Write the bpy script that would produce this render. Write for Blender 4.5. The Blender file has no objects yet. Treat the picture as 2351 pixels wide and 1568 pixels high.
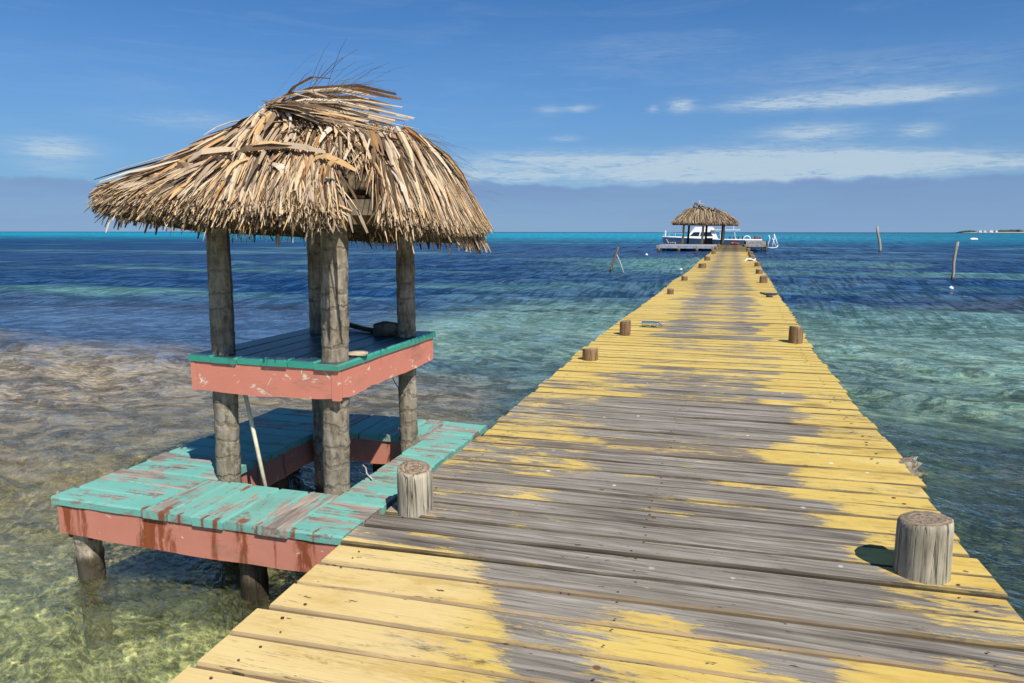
import bpy, bmesh, math, random
import numpy as np
from mathutils import Vector, Matrix

random.seed(11)
rng = np.random.default_rng(11)
SC = bpy.context.scene
COL = SC.collection
rad = math.radians

# ---------------------------------------------------------------- camera
CAM_H = 1.45                                   # above the pier deck (deck = z 0)
cam_d = bpy.data.cameras.new('camera')
cam = bpy.data.objects.new('camera', cam_d)
COL.objects.link(cam)
SC.camera = cam
cam_d.sensor_width = 36.0
cam_d.lens = 25.10
cam_d.clip_start = 0.05
cam_d.clip_end = 30000
cam.location = (0, 0, CAM_H)
cam.rotation_euler = (rad(90 - 8.733), rad(-0.05), rad(16.983))

SUN_EL, SUN_AZ = 50.0, math.degrees(math.atan2(0.72, -0.69))   # azimuth clockwise from +Y
sun_d = bpy.data.lights.new('sun', 'SUN')
sun_d.energy = 5.0
sun_d.angle = rad(0.53)
sun_d.color = (1.0, 0.95, 0.86)
sun = bpy.data.objects.new('sun', sun_d)
COL.objects.link(sun)
sdir = Vector((math.sin(rad(SUN_AZ)) * math.cos(rad(SUN_EL)), math.cos(rad(SUN_AZ)) * math.cos(rad(SUN_EL)), math.sin(rad(SUN_EL))))
sun.rotation_euler = sdir.to_track_quat('Z', 'Y').to_euler()
sun.location = (6, -8, 20)

SC.view_settings.view_transform = 'Standard'
SC.view_settings.look = 'None'
SC.view_settings.exposure = 0.16
SC.view_settings.gamma = 1.0
SC.view_settings.use_curve_mapping = False
SC.cycles.use_denoising = True
SC.cycles.max_bounces = 10
SC.cycles.transparent_max_bounces = 16
SC.cycles.transmission_bounces = 6
SC.cycles.sample_clamp_indirect = 6.0


# ---------------------------------------------------------------- shader maths helper
class S:
    """one float socket of a node tree, with arithmetic"""
    def __init__(self, nt, sock):
        self.nt, self.s = nt, sock

    def _m(self, op, *others, clamp=False):
        n = self.nt.nodes.new('ShaderNodeMath')
        n.operation = op
        n.use_clamp = clamp
        self.nt.links.new(self.s, n.inputs[0])
        for i, o in enumerate(others):
            if isinstance(o, S):
                self.nt.links.new(o.s, n.inputs[i + 1])
            else:
                n.inputs[i + 1].default_value = float(o)
        return S(self.nt, n.outputs[0])

    def __add__(self, o): return self._m('ADD', o)
    __radd__ = __add__
    def __sub__(self, o): return self._m('SUBTRACT', o)
    def __rsub__(self, o): return (self * -1.0) + o
    def __mul__(self, o): return self._m('MULTIPLY', o)
    __rmul__ = __mul__
    def __truediv__(self, o): return self._m('DIVIDE', o)
    def abs(self): return self._m('ABSOLUTE')
    def sin(self): return self._m('SINE')
    def pow(self, e): return self._m('POWER', e)
    def exp(self): return self._m('EXPONENT')
    def max(self, o): return self._m('MAXIMUM', o)
    def min(self, o): return self._m('MINIMUM', o)
    def clamp(self): return self._m('ADD', 0.0, clamp=True)

    def step(self, a, b):                       # smoothstep from a (0) to b (1)
        n = self.nt.nodes.new('ShaderNodeMapRange')
        n.interpolation_type = 'SMOOTHSTEP'
        flip = a > b
        n.inputs['From Min'].default_value = min(a, b)
        n.inputs['From Max'].default_value = max(a, b)
        n.inputs['To Min'].default_value = 1.0 if flip else 0.0
        n.inputs['To Max'].default_value = 0.0 if flip else 1.0
        self.nt.links.new(self.s, n.inputs['Value'])
        return S(self.nt, n.outputs[0])


def lin(r, g, b):
    f = lambda c: c / 12.92 if c <= 0.04045 else ((c + 0.055) / 1.055) ** 2.4
    return (f(r / 255), f(g / 255), f(b / 255), 1.0)


class Mat:
    def __init__(self, name, world=None):
        if world is None:
            self.m = bpy.data.materials.new(name)
            self.m.use_nodes = True
            self.nt = self.m.node_tree
        else:
            self.nt = world.node_tree
        self.nt.nodes.clear()
        self._pos = None

    def node(self, t, **kw):
        n = self.nt.nodes.new(t)
        for k, v in kw.items():
            setattr(n, k, v)
        return n

    def link(self, a, b):
        a = a.s if isinstance(a, S) else a
        if isinstance(a, (int, float)):
            b.default_value = a
        elif isinstance(a, tuple):
            b.default_value = a
        else:
            self.nt.links.new(a, b)

    def pos(self):                              # world position
        if self._pos is None:
            self._pos = self.node('ShaderNodeNewGeometry').outputs['Position']
        return self._pos

    def obj(self):
        return self.node('ShaderNodeTexCoord').outputs['Object']

    def xyz(self, v):
        n = self.node('ShaderNodeSeparateXYZ')
        self.link(v, n.inputs[0])
        return [S(self.nt, n.outputs[i]) for i in range(3)]

    def comb(self, x, y, z):
        n = self.node('ShaderNodeCombineXYZ')
        for i, c in enumerate((x, y, z)):
            self.link(c, n.inputs[i])
        return n.outputs[0]

    def scale(self, v, s):
        n = self.node('ShaderNodeVectorMath', operation='MULTIPLY')
        self.link(v, n.inputs[0])
        n.inputs[1].default_value = s
        return n.outputs[0]

    def vadd(self, v, w):
        n = self.node('ShaderNodeVectorMath', operation='ADD')
        self.link(v, n.inputs[0])
        self.link(w, n.inputs[1])
        return n.outputs[0]

    def rnd(self):
        return S(self.nt, self.node('ShaderNodeObjectInfo').outputs['Random'])

    def island(self):
        return S(self.nt, self.node('ShaderNodeNewGeometry').outputs['Random Per Island'])

    def noise(self, v, scale=1.0, detail=3.0, rough=0.55, dist=0.0):
        n = self.node('ShaderNodeTexNoise')
        self.link(v, n.inputs['Vector'])
        n.inputs['Scale'].default_value = scale
        n.inputs['Detail'].default_value = detail
        n.inputs['Roughness'].default_value = rough
        n.inputs['Distortion'].default_value = dist
        return S(self.nt, n.outputs[0])

    def voro(self, v, scale=1.0, feature='F1'):
        n = self.node('ShaderNodeTexVoronoi', feature=feature)
        self.link(v, n.inputs['Vector'])
        n.inputs['Scale'].default_value = scale
        return S(self.nt, n.outputs['Distance'])

    def mix(self, f, a, b):
        n = self.node('ShaderNodeMix', data_type='RGBA')
        self.link(f, n.inputs[0])
        self.link(a, n.inputs[6])
        self.link(b, n.inputs[7])
        return n.outputs[2]

    def ramp(self, f, stops):
        n = self.node('ShaderNodeValToRGB')
        cr = n.color_ramp
        while len(cr.elements) < len(stops):
            cr.elements.new(0.5)
        for e, (p, c) in zip(cr.elements, stops):
            e.position = p
            e.color = c
        self.link(f, n.inputs[0])
        return n.outputs[0]

    def bump(self, h, strength=0.5, dist=0.01, normal=None):
        n = self.node('ShaderNodeBump')
        n.inputs['Strength'].default_value = strength
        n.inputs['Distance'].default_value = dist
        self.link(h, n.inputs['Height'])
        if normal is not None:
            self.link(normal, n.inputs['Normal'])
        return n.outputs[0]

    def gauss(self, x, y, cx, cy, sx, sy):
        a = (x - cx) * (1.0 / sx)
        b = (y - cy) * (1.0 / sy)
        return ((a * a + b * b) * -1.0).exp()

    def principled(self, color, rough=0.7, normal=None, spec=0.3, metal=0.0):
        n = self.node('ShaderNodeBsdfPrincipled')
        self.link(color, n.inputs['Base Color'])
        self.link(rough, n.inputs['Roughness'])
        n.inputs['Metallic'].default_value = metal
        n.inputs['Specular IOR Level'].default_value = spec
        if normal is not None:
            self.link(normal, n.inputs['Normal'])
        return n.outputs[0]

    def mixs(self, f, a, b):
        n = self.node('ShaderNodeMixShader')
        self.link(f, n.inputs[0])
        self.link(a, n.inputs[1])
        self.link(b, n.inputs[2])
        return n.outputs[0]

    def out(self, sh):
        o = self.node('ShaderNodeOutputMaterial')
        self.link(sh, o.inputs['Surface'])
        return self.m


# ---------------------------------------------------------------- sky
world = bpy.data.worlds.new('World')
SC.world = world
world.use_nodes = True
W = Mat('sky', world)
sky = W.node('ShaderNodeTexSky', sky_type='NISHITA')
sky.sun_disc = False
sky.sun_elevation = rad(SUN_EL)
sky.sun_rotation = rad(SUN_AZ)
sky.altitude = 0
sky.air_density = 1.0
sky.dust_density = 0.1
sky.ozone_density = 3.0
hs = W.node('ShaderNodeHueSaturation')
hs.inputs['Saturation'].default_value = 1.0
hs.inputs['Value'].default_value = 1.0
W.link(sky.outputs[0], hs.inputs['Color'])
skyt = W.node('ShaderNodeMix', data_type='RGBA', blend_type='MULTIPLY')
skyt.inputs[0].default_value = 1.0
W.link(hs.outputs[0], skyt.inputs[6])
skyt.inputs[7].default_value = (0.36, 0.64, 0.93, 1)
dirv = W.node('ShaderNodeTexCoord').outputs['Generated']
dx, dy, dz = W.xyz(dirv)
n_at = W.node('ShaderNodeMath', operation='ARCTAN2')
W.link(dx, n_at.inputs[0]); W.link(dy, n_at.inputs[1])
az = S(W.nt, n_at.outputs[0]) * (180 / math.pi)
el = dz._m('ARCSINE') * (180 / math.pi)


def sky_at(px, py):          # photo pixel (2351 wide view) -> azimuth / elevation in degrees: where that cloud stands
    R = cam.rotation_euler.to_matrix()
    f = 25.10 / 36 * 2351
    v = R @ Vector(((px - 1175.5) / f, -(py - 784) / f, -1.0))
    v.normalize()
    return math.degrees(math.atan2(v.x, v.y)), math.degrees(math.asin(v.z))


wisp = W.noise(W.comb(az * 0.10, el * 0.9, 3.7), 1.0, 6, 0.62, 0.6)
fine = W.noise(W.comb(az * 0.35, el * 2.2, 9.1), 1.0, 5, 0.6, 0.4)
cl = None
for (px, py, wx, wy, amp) in [                    # the separate cirrus streaks, width and height in view pixels
        (1940, 225, 160, 11, 1.0), (1765, 240, 75, 8, 0.6), (2100, 222, 90, 6, 0.7), (1870, 305, 85, 13, 0.75),
        (1565, 242, 24, 9, 0.85), (1500, 250, 10, 5, 0.5), (2110, 300, 35, 9, 0.6), (1330, 249, 26, 5, 0.55),
        (1262, 250, 22, 6, 0.4), (1300, 318, 28, 5, 0.4), (120, 340, 60, 15, 0.75), (120, 385, 50, 8, 0.3),
        (1290, 372, 190, 15, 1.0), (1700, 362, 170, 15, 1.0), (1900, 372, 200, 14, 1.0), (2080, 372, 130, 12, 0.8),
        (1650, 400, 330, 16, 0.85), (1150, 408, 120, 9, 0.7), (2320, 372, 50, 7, 0.5), (1850, 390, 250, 16, 0.6),
        (2000, 160, 260, 22, 0.18), (420, 275, 130, 14, 0.25), (1500, 120, 250, 25, 0.10), (1000, 395, 200, 12, 0.3)]:
    a0, e0 = sky_at(px, py)
    k = 1 / 28.6
    g = W.gauss(az, el, a0, e0, wx * k * 1.05, wy * k * 1.35) * amp
    cl = g if cl is None else cl + g
hair = W.noise(W.comb(az * 0.55, el * 5.0 + az * 0.12, 2.2), 1.0, 6, 0.7, 1.0)
tex = (wisp * 1.2 + fine * 0.9 + hair * 1.9 - 1.52).clamp()
cl = (cl * (tex * 2.1 + 0.03)).clamp()
faint = (wisp - 0.50).max(0.0) * 0.35 * el.step(1, 9)
hazy = W.mix(el.step(17, 1) * 0.60, skyt.outputs[2], (1.72, 2.95, 5.0, 1))
cirrus = W.mix((cl * 0.80 + faint).clamp(), hazy, (4.6, 5.7, 6.6, 1))
# low lavender grey bank lying on the horizon
edge = W.noise(W.comb(az * 0.13, 1.7, el * 0.12), 1.0, 4, 0.55) * 2.2 + W.noise(W.comb(az * 0.45, 5.2, el * 0.3), 1.0, 3, 0.5) * 0.5
top = edge * 1.25 + 2.05
d_bank = (top - el)
bank = (d_bank + (hair - 0.5) * 0.4).step(-0.12, 0.26) * el.step(-2.0, -0.1) * (W.noise(W.comb(az * 0.07, el * 0.5, 8.8), 1.0, 4, 0.6).step(0.30, 0.62) * 0.35 + 0.65)
bank_c = W.ramp(el * 0.2, [(0.0, (2.15, 3.35, 5.35, 1)), (0.40, (1.95, 3.05, 5.15, 1)), (0.8, (1.65, 2.65, 4.85, 1)), (1.0, (1.6, 2.6, 4.8, 1))])
skyc = W.mix(bank * 0.86, cirrus, bank_c)
bg = W.node('ShaderNodeBackground')
W.link(skyc, bg.inputs[0])
bg.inputs[1].default_value = 0.1
wo = W.node('ShaderNodeOutputWorld')
W.link(bg.outputs[0], wo.inputs['Surface'])


# ---------------------------------------------------------------- object helpers
def tag(o, label=None, cat=None, group=None, kind=None):
    if label: o['label'] = label
    if cat: o['category'] = cat
    if group: o['group'] = group
    if kind: o['kind'] = kind
    return o


def empty(name, loc=(0, 0, 0), rz=0.0):
    o = bpy.data.objects.new(name, None)
    o.empty_display_size = 0.2
    o.location = loc
    o.rotation_euler = (0, 0, rz)
    COL.objects.link(o)
    return o


def link(name, me, parent=None, loc=None, rot=None, scale=None):
    o = bpy.data.objects.new(name, me)
    COL.objects.link(o)
    if parent is not None:
        o.parent = parent
    if loc is not None: o.location = loc
    if rot is not None: o.rotation_euler = rot
    if scale is not None: o.scale = scale
    return o


def mesh(name, v, f, mat=None, smooth=False):
    me = bpy.data.meshes.new(name)
    me.from_pydata([tuple(map(float, p)) for p in v], [], f)
    if mat is not None:
        me.materials.append(mat)
    if smooth:
        me.polygons.foreach_set('use_smooth', [True] * len(me.polygons))
    me.update()
    return me


def fast_mesh(name, V, F, mat=None, smooth=False):      # V (n,3) and F (m,4) arrays of quads
    me = bpy.data.meshes.new(name)
    V = np.asarray(V, dtype=np.float32)
    F = np.asarray(F, dtype=np.int32)
    me.vertices.add(len(V))
    me.vertices.foreach_set('co', V.ravel())
    me.loops.add(F.size)
    me.loops.foreach_set('vertex_index', F.ravel())
    me.polygons.add(len(F))
    me.polygons.foreach_set('loop_start', np.arange(0, F.size, F.shape[1], dtype=np.int32))
    me.polygons.foreach_set('loop_total', np.full(len(F), F.shape[1], dtype=np.int32))
    if smooth:
        me.polygons.foreach_set('use_smooth', np.ones(len(F), dtype=bool))
    if mat is not None:
        me.materials.append(mat)
    me.update(calc_edges=True)
    me.validate()
    return me


class MB:
    """collects simple solids and builds ONE mesh"""
    def __init__(self):
        self.v, self.f = [], []

    def add(self, v, f):
        o = len(self.v)
        self.v += [tuple(p) for p in v]
        self.f += [tuple(i + o for i in q) for q in f]
        return self

    def box(self, x0, x1, y0, y1, z0, z1):
        v = [(x0, y0, z0), (x1, y0, z0), (x1, y1, z0), (x0, y1, z0), (x0, y0, z1), (x1, y0, z1), (x1, y1, z1), (x0, y1, z1)]
        return self.add(v, [(3, 2, 1, 0), (4, 5, 6, 7), (0, 1, 5, 4), (1, 2, 6, 5), (2, 3, 7, 6), (3, 0, 4, 7)])

    def tube(self, pts, r, n=8, cap=True):
        pts = [Vector(p) for p in pts]
        rs = r if isinstance(r, (list, tuple)) else [r] * len(pts)
        o = len(self.v)
        up = None
        for i, p in enumerate(pts):
            t = (pts[min(i + 1, len(pts) - 1)] - pts[max(i - 1, 0)]).normalized()
            if up is None:
                up = Vector((0, 0, 1)) if abs(t.z) < 0.9 else Vector((1, 0, 0))
            a = t.cross(up).normalized()
            b = a.cross(t).normalized()
            up = b
            for k in range(n):
                th = 2 * math.pi * k / n
                self.v.append(tuple(p + (a * math.cos(th) + b * math.sin(th)) * rs[i]))
        for i in range(len(pts) - 1):
            for k in range(n):
                k2 = (k + 1) % n
                self.f.append((o + i * n + k, o + i * n + k2, o + (i + 1) * n + k2, o + (i + 1) * n + k))
        if cap:
            self.f.append(tuple(o + k for k in range(n))[::-1])
            self.f.append(tuple(o + (len(pts) - 1) * n + k for k in range(n)))
        return self

    def build(self, name, mat, parent=None, smooth=False, loc=None, rot=None):
        return link(name, mesh(name, self.v, self.f, mat, smooth), parent, loc, rot)

WATER_Z = -0.52


# ================================================================ SEA
def sea_colour(M, P):
    """what lies under / in the water at a place (layout of sand, weed and seagrass, with some light painted in)"""
    x, y, z = M.xyz(P)
    big = M.noise(M.comb(x * 0.10, y * 0.16, 0.0), 1.0, 4, 0.55, 0.4)
    mid = M.noise(M.comb(x * 0.45, y * 0.75, 3.0), 1.0, 5, 0.6, 0.5)
    fin = M.noise(M.comb(x * 5.0 - y * 1.2, y * 9.5, 7.0), 1.0, 5, 0.68, 1.2)
    fin = fin.step(0.30, 0.70)  # fine mottling; its contrast also paints caustic lines in the shallows
    pat = M.noise(M.comb(x * 0.035, y * 0.075, 11.0), 1.0, 5, 0.6, 0.8)
    # seagrass meadow further out with sand showing in streaks
    grass = M.mix(mid, (0.006, 0.034, 0.115, 1), (0.013, 0.080, 0.225, 1))
    sand_far = M.mix(mid, (0.08, 0.26, 0.25, 1), (0.20, 0.40, 0.34, 1))
    far_s = (pat - 0.55).step(0.0, 0.09)
    g = M.gauss
    bl = g(x, y, -20.5, 19.0, 4.6, 1.5) * 1.2 + g(x, y, -9, 24, 3.2, 0.9) * 0.8 + g(x, y, -14.5, 33, 3, 1.2) * 0.8 + g(x, y, 7.6, 37.3, 9, 2.2) * 0.9
    bl = bl + g(x, y, -3.4, 46, 4, 12) * 0.8 + g(x, y, 17, 31, 3.0, 2.0) * 0.9 + g(x, y, -5.8, 25.5, 4.2, 1.5) * 0.7 + g(x, y, 4.2, 30, 4, 1.0) * 0.6
    bl = bl + g(x, y, -24, 32, 6, 1.2) * 0.6 + g(x, y, -30, 60, 14, 3) * 0.5 + g(x, y, 22, 60, 9, 2.5) * 0.4
    far_s = (far_s * 0.55 + (bl * (mid * 1.1 + 0.35))).clamp()
    c = M.mix(far_s, grass, sand_far)
    # turquoise lagoon beyond about 170 m, a darker line of deep water at the very edge
    turq = (y + big * 90.0 + x * 0.12).step(110, 330)
    tc = M.mix((x + y * 0.1).step(-40, 160), (0.002, 0.40, 0.56, 1), (0.003, 0.24, 0.36, 1))
    c = M.mix(turq * 0.92, c, tc)
    c = M.mix(y.step(900, 1500) * 0.75, c, (0.004, 0.055, 0.16, 1))
    # shallow water beside and in front of the huts
    green = M.mix(fin, (0.075, 0.19, 0.14, 1), (0.46, 0.62, 0.42, 1))
    green = M.mix((big * 0.6 + mid * 0.55).step(0.52, 0.66) * 0.55, green, (0.018, 0.045, 0.075, 1))
    near_r = (y + mid * 7.0 - x * 0.55).step(25, 19) * x.step(-0.3, 0.6)
    near_c = g(x, y, -3.6, 14.5, 3.4, 5.6) * (mid + 0.75) * 1.25
    teal = M.mix(fin, (0.05, 0.17, 0.155, 1), (0.28, 0.45, 0.37, 1))
    c = M.mix((near_r + near_c * 1.1).clamp(), c, M.mix(y.step(8, 20), green, teal))
    # flat weedy shelf on the left, smooth, sky reflection painted in as blue, with specks of weed
    shelf = (y + mid * 3.0).step(20.5, 17.5) * x.step(-1.5, -4.5) * (near_c * -1.0 + 1.0).clamp()
    speck = M.noise(M.comb(x * 4.5, y * 5.5, 1.0), 1.0, 4, 0.7)
    shc = M.mix(speck.step(0.57, 0.64) * y.step(11.0, 14.2), (0.045, 0.085, 0.16, 1), (0.035, 0.032, 0.02, 1))
    kelp = ((y - x * 0.20 + mid * 2.2 - 19.4).abs()).step(0.42, 0.12) * (fin * 0.5 + speck.step(0.42, 0.6) * 0.8).clamp() * x.step(-1.8, -4.0)
    c = M.mix(shelf, c, shc)
    c = M.mix(kelp * 0.9, c, (0.045, 0.034, 0.012, 1))
    # brown rippled sand right beside the turquoise platform
    tan = M.mix(fin, (0.19, 0.145, 0.075, 1), (0.60, 0.48, 0.29, 1))
    tan = M.mix((mid - 0.52).step(0.03, 0.13) * 0.6, tan, (0.05, 0.055, 0.05, 1))
    t_s = (y + mid * 2.6 + x * 0.12).step(10.6, 8.2) * x.step(-2.0, -3.2)
    c = M.mix(t_s, c, tan)
    # olive weed and pale stones close in; pale streaks also paint refracted light
    oliv = M.mix(fin, (0.05, 0.06, 0.014, 1), (0.76, 0.72, 0.42, 1))
    oliv = M.mix((mid - 0.50).step(0.0, 0.12) * 0.75, oliv, (0.03, 0.038, 0.012, 1))
    c = M.mix((y + mid * 1.2).step(4.6, 3.5) * x.step(0.2, -0.6), c, oliv)
    c = M.mix((g(x, y, 2.1, 5.2, 1.2, 0.75) + g(x, y, 3.0, 7.0, 1.7, 1.0)).min(1.0) * 0.95, c, (0.005, 0.018, 0.065, 1))
    weed = M.mix(fin.step(0.4, 0.62), (0.02, 0.022, 0.012, 1), (0.28, 0.25, 0.14, 1))
    c = M.mix((g(x, y, 1.7, 4.1, 0.7, 0.42) + g(x, y, 3.0, 6.5, 1.1, 0.5) * 0.8).clamp() * 0.85, c, weed)
    wr = ((y - x * 0.18 - mid * 2.5 - 19.3).abs()).step(0.7, 0.15) * x.step(3.8, 5.5) * fin.step(0.35, 0.55)
    c = M.mix(wr * 0.85, c, (0.05, 0.03, 0.015, 1))
    c = M.mix(g(x, y, 8.0, 22.5, 3.4, 2.3) * 0.9, c, (0.055, 0.065, 0.095, 1))
    return c, (x, y, z)


def mat_seabed():
    M = Mat('seabed')
    P = M.pos()
    c, (x, y, z) = sea_colour(M, P)
    st = M.voro(M.scale(P, (1, 1, 0)), 7.0)
    h = M.noise(P, 6.0, 5, 0.65) + (st * -0.8)
    c = M.mix(st.step(0.12, 0.5) * 0.55, c, (0.03, 0.034, 0.016, 1))
    return M.out(M.principled(c, 0.9, M.bump(h, 0.9, 0.05), 0.1))


def mat_water():
    M = Mat('sea water')
    P = M.pos()
    c, (x, y, z) = sea_colour(M, P)
    dist = (x * x + y * y).pow(0.5)
    near = dist.step(26, 6)
    # chop: three scales of small waves, long crested across the wind
    w0 = M.noise(M.comb(x * 5.0 - y * 3.6, x * 9.0 + y * 12.5, 0.0), 1.0, 3, 0.55, 0.9)
    w1 = M.noise(M.comb(x * 1.6 - y * 0.5, y * 2.6 + x * 0.6, 4.0), 1.0, 5, 0.72, 0.9)
    w2 = M.noise(M.comb(x * 1.9, y * 0.60, 8.0), 1.0, 2, 0.6, 0.5) * 0.5 + M.noise(M.comb(x * 6.5, y * 0.50, 3.0), 1.0, 2, 0.6, 0.3) * 0.5
    w3 = M.noise(M.comb(x * 0.66, y * 0.09, 12.0), 1.0, 2, 0.6, 0.4) * 0.5 + M.noise(M.comb(x * 2.6, y * 0.07, 5.0), 1.0, 2, 0.6, 0.3) * 0.5
    crest = M.noise(M.comb(x * 0.30 + y * 0.05, y * 1.25, 15.0), 1.0, 4, 0.62, 1.0)
    crest = (crest - 0.5).abs().step(0.045, 0.012) * dist.step(11, 17) * dist.step(75, 40)
    wm = w1 * dist.step(26, 9) + w2 * (dist.step(9, 26) * dist.step(90, 40)) + w3 * dist.step(40, 90)
    painted_chop = (wm.step(0.42, 0.57) * (crest * -0.85 + 1.0))  # bright and dark wave faces, painted into body colour and reflection weight
    calm = M.gauss(x, y, -13.0, 13.0, 9.5, 3.6)
    rip = w0 * 0.036 * dist.step(16, 5) + w1 * 0.11 * dist.step(2.5, 12) + w2 * 0.22 * dist.step(10, 26) + w3 * 0.55 * dist.step(45, 100)
    nrm = M.bump(rip * (calm * -0.72 + 1.0), 1.0, 1.0)
    fr = M.node('ShaderNodeFresnel')
    fr.inputs['IOR'].default_value = 1.333
    M.link(nrm, fr.inputs['Normal'])
    fres = (S(M.nt, fr.outputs[0]) * 0.85 * (painted_chop * dist.step(6, 14) * 1.35 + 0.28 + dist.step(14, 6) * 0.67)).min(dist.step(3, 12) * -0.22 + dist.step(12, 30) * -0.10 + dist.step(25, 140) * -0.18 + calm * 0.22 + 0.72)
    tint = (0.86, 0.95, 0.90, 1)
    refr = M.node('ShaderNodeBsdfRefraction')
    refr.inputs['IOR'].default_value = 1.333
    refr.inputs['Roughness'].default_value = 0.0
    refr.inputs['Color'].default_value = tint
    M.link(nrm, refr.inputs['Normal'])
    # caustic light network painted into the transparent tint with ridged noise
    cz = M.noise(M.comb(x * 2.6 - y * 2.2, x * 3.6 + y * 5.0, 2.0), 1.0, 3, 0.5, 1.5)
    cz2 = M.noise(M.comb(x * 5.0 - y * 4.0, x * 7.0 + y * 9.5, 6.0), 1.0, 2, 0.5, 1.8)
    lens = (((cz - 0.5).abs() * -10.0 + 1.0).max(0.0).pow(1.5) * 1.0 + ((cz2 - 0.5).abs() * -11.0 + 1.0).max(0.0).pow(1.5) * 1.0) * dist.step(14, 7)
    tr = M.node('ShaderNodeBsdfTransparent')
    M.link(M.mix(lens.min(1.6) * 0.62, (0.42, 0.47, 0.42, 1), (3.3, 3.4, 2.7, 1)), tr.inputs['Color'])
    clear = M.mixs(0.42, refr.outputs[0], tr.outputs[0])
    dif = M.node('ShaderNodeBsdfDiffuse')
    wc = M.mix((painted_chop * -1.0 + 1.0) * 0.9 * (calm * -0.8 + 1.0), c, M.mix(0.70, c, (0.0, 0.008, 0.026, 1)))
    M.link(wc, dif.inputs['Color'])
    M.link(nrm, dif.inputs['Normal'])
    murk = dist.step(3.5, 13) * 0.9 + 0.06
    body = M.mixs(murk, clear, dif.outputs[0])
    gl = M.node('ShaderNodeBsdfGlossy')
    M.link(dist.step(5, 120) * 0.16 + 0.012, gl.inputs['Roughness'])
    gl.inputs['Color'].default_value = (0.95, 0.97, 1, 1)
    M.link(nrm, gl.inputs['Normal'])
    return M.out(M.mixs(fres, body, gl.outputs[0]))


def axis(lo, hi, step, far_lo, far_hi, growth):
    a = list(np.arange(lo, hi + 1e-6, step))
    s = step
    while a[-1] < far_hi:
        s *= growth
        a.append(a[-1] + s)
    s = step
    while a[0] > far_lo:
        s *= growth
        a.insert(0, a[0] - s)
    return np.array(a)


def grid_mesh(name, ax, ay, zf, mat):
    X, Y = np.meshgrid(ax, ay)
    SX, SY = np.meshgrid(np.gradient(ax), np.gradient(ay))
    Z = zf(X, Y, SX, SY)
    V = np.stack([X.ravel(), Y.ravel(), Z.ravel()], 1)
    nx, ny = len(ax), len(ay)
    i = (np.arange(ny - 1)[:, None] * nx + np.arange(nx - 1)[None, :]).ravel()
    F = np.stack([i, i + 1, i + 1 + nx, i + nx], 1)
    return fast_mesh(name, V, F, mat, True)


def wave_height(X, Y, SX, SY):
    r = np.random.default_rng(5)
    Z = np.zeros_like(X)
    calm = 1 - 0.72 * np.exp(-((X + 13) / 9.5) ** 2 - ((Y - 13) / 3.6) ** 2)
    # slow modulation so that crests come and go
    gust = 0.75 + 0.35 * np.sin(X * 0.9 + 1.3 * np.sin(Y * 0.5)) * np.sin(Y * 0.7 + 0.8 * np.sin(X * 0.6 + 1))
    for k in range(54):
        lam = 0.20 * (34.0 ** (k / 53.0)) * r.uniform(0.9, 1.1)
        th = rad(-100 + r.normal(0, 26))
        kx, ky = math.cos(th) * 2 * math.pi / lam, math.sin(th) * 2 * math.pi / lam
        eff = np.abs(math.cos(th)) * SX + np.abs(math.sin(th)) * SY
        att = np.clip((lam / 4.0 - eff) / (lam / 8.0), 0, 1)
        ph = kx * X + ky * Y + r.uniform(0, 6.28) + 0.9 * np.sin(0.31 * (kx * Y - ky * X) + r.uniform(0, 6))
        s = np.sin(ph)
        amp = 0.0040 * lam ** 0.80 * (2.1 if lam < 0.55 else 1.5 if lam < 1.2 else 1.1)
        Z += amp * att * (s - 0.35 * np.cos(2 * ph) * 0.5) * (gust if lam < 1.2 else 1.0)
    return WATER_Z + Z * calm


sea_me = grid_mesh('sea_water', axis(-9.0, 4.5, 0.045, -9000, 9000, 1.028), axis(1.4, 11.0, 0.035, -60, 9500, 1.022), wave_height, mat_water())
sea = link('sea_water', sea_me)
tag(sea, 'clear shallow sea turning from olive to blue and turquoise', kind='structure')


def bed_height(X, Y, SX, SY):
    d = 0.42 + 0.25 * np.clip((Y - 5) / 20, 0, 1) + np.clip((Y - 20) / 50, 0, 1) * 1.6
    d += 0.30 * np.exp(-((X - 2.2) / 1.6) ** 2 - ((Y - 5.0) / 1.2) ** 2)
    d -= 0.22 * np.exp(-((X + 8) / 5) ** 2 - ((Y - 6.5) / 2.6) ** 2)
    z = WATER_Z - d
    lump = np.sin(X * 3.1 + 1.7 * np.sin(Y * 2.3)) * np.sin(Y * 3.7 + 1.3 * np.sin(X * 2.9)) * 0.04
    lump += np.sin(X * 8.3 + 1.7 * np.sin(Y * 6.3)) * np.sin(Y * 9.1 + 1.9 * np.sin(X * 7.1)) * 0.022
    return z + lump * np.exp(-((X / 18) ** 2 + (Y / 18) ** 2))


bed_me = grid_mesh('seabed', axis(-8.0, 4.0, 0.09, -9000, 9000, 1.09), axis(1.4, 9.0, 0.08, -60, 9500, 1.08), bed_height, mat_seabed())
bed = link('seabed', bed_me)
tag(bed, 'sandy seabed with olive weed and pale stones', kind='structure')


# ================================================================ MATERIALS
def grain_h(M, v, along=(1.2, 26, 26)):
    return M.noise(M.scale(v, along), 1.0, 5, 0.62, 0.25)


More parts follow.
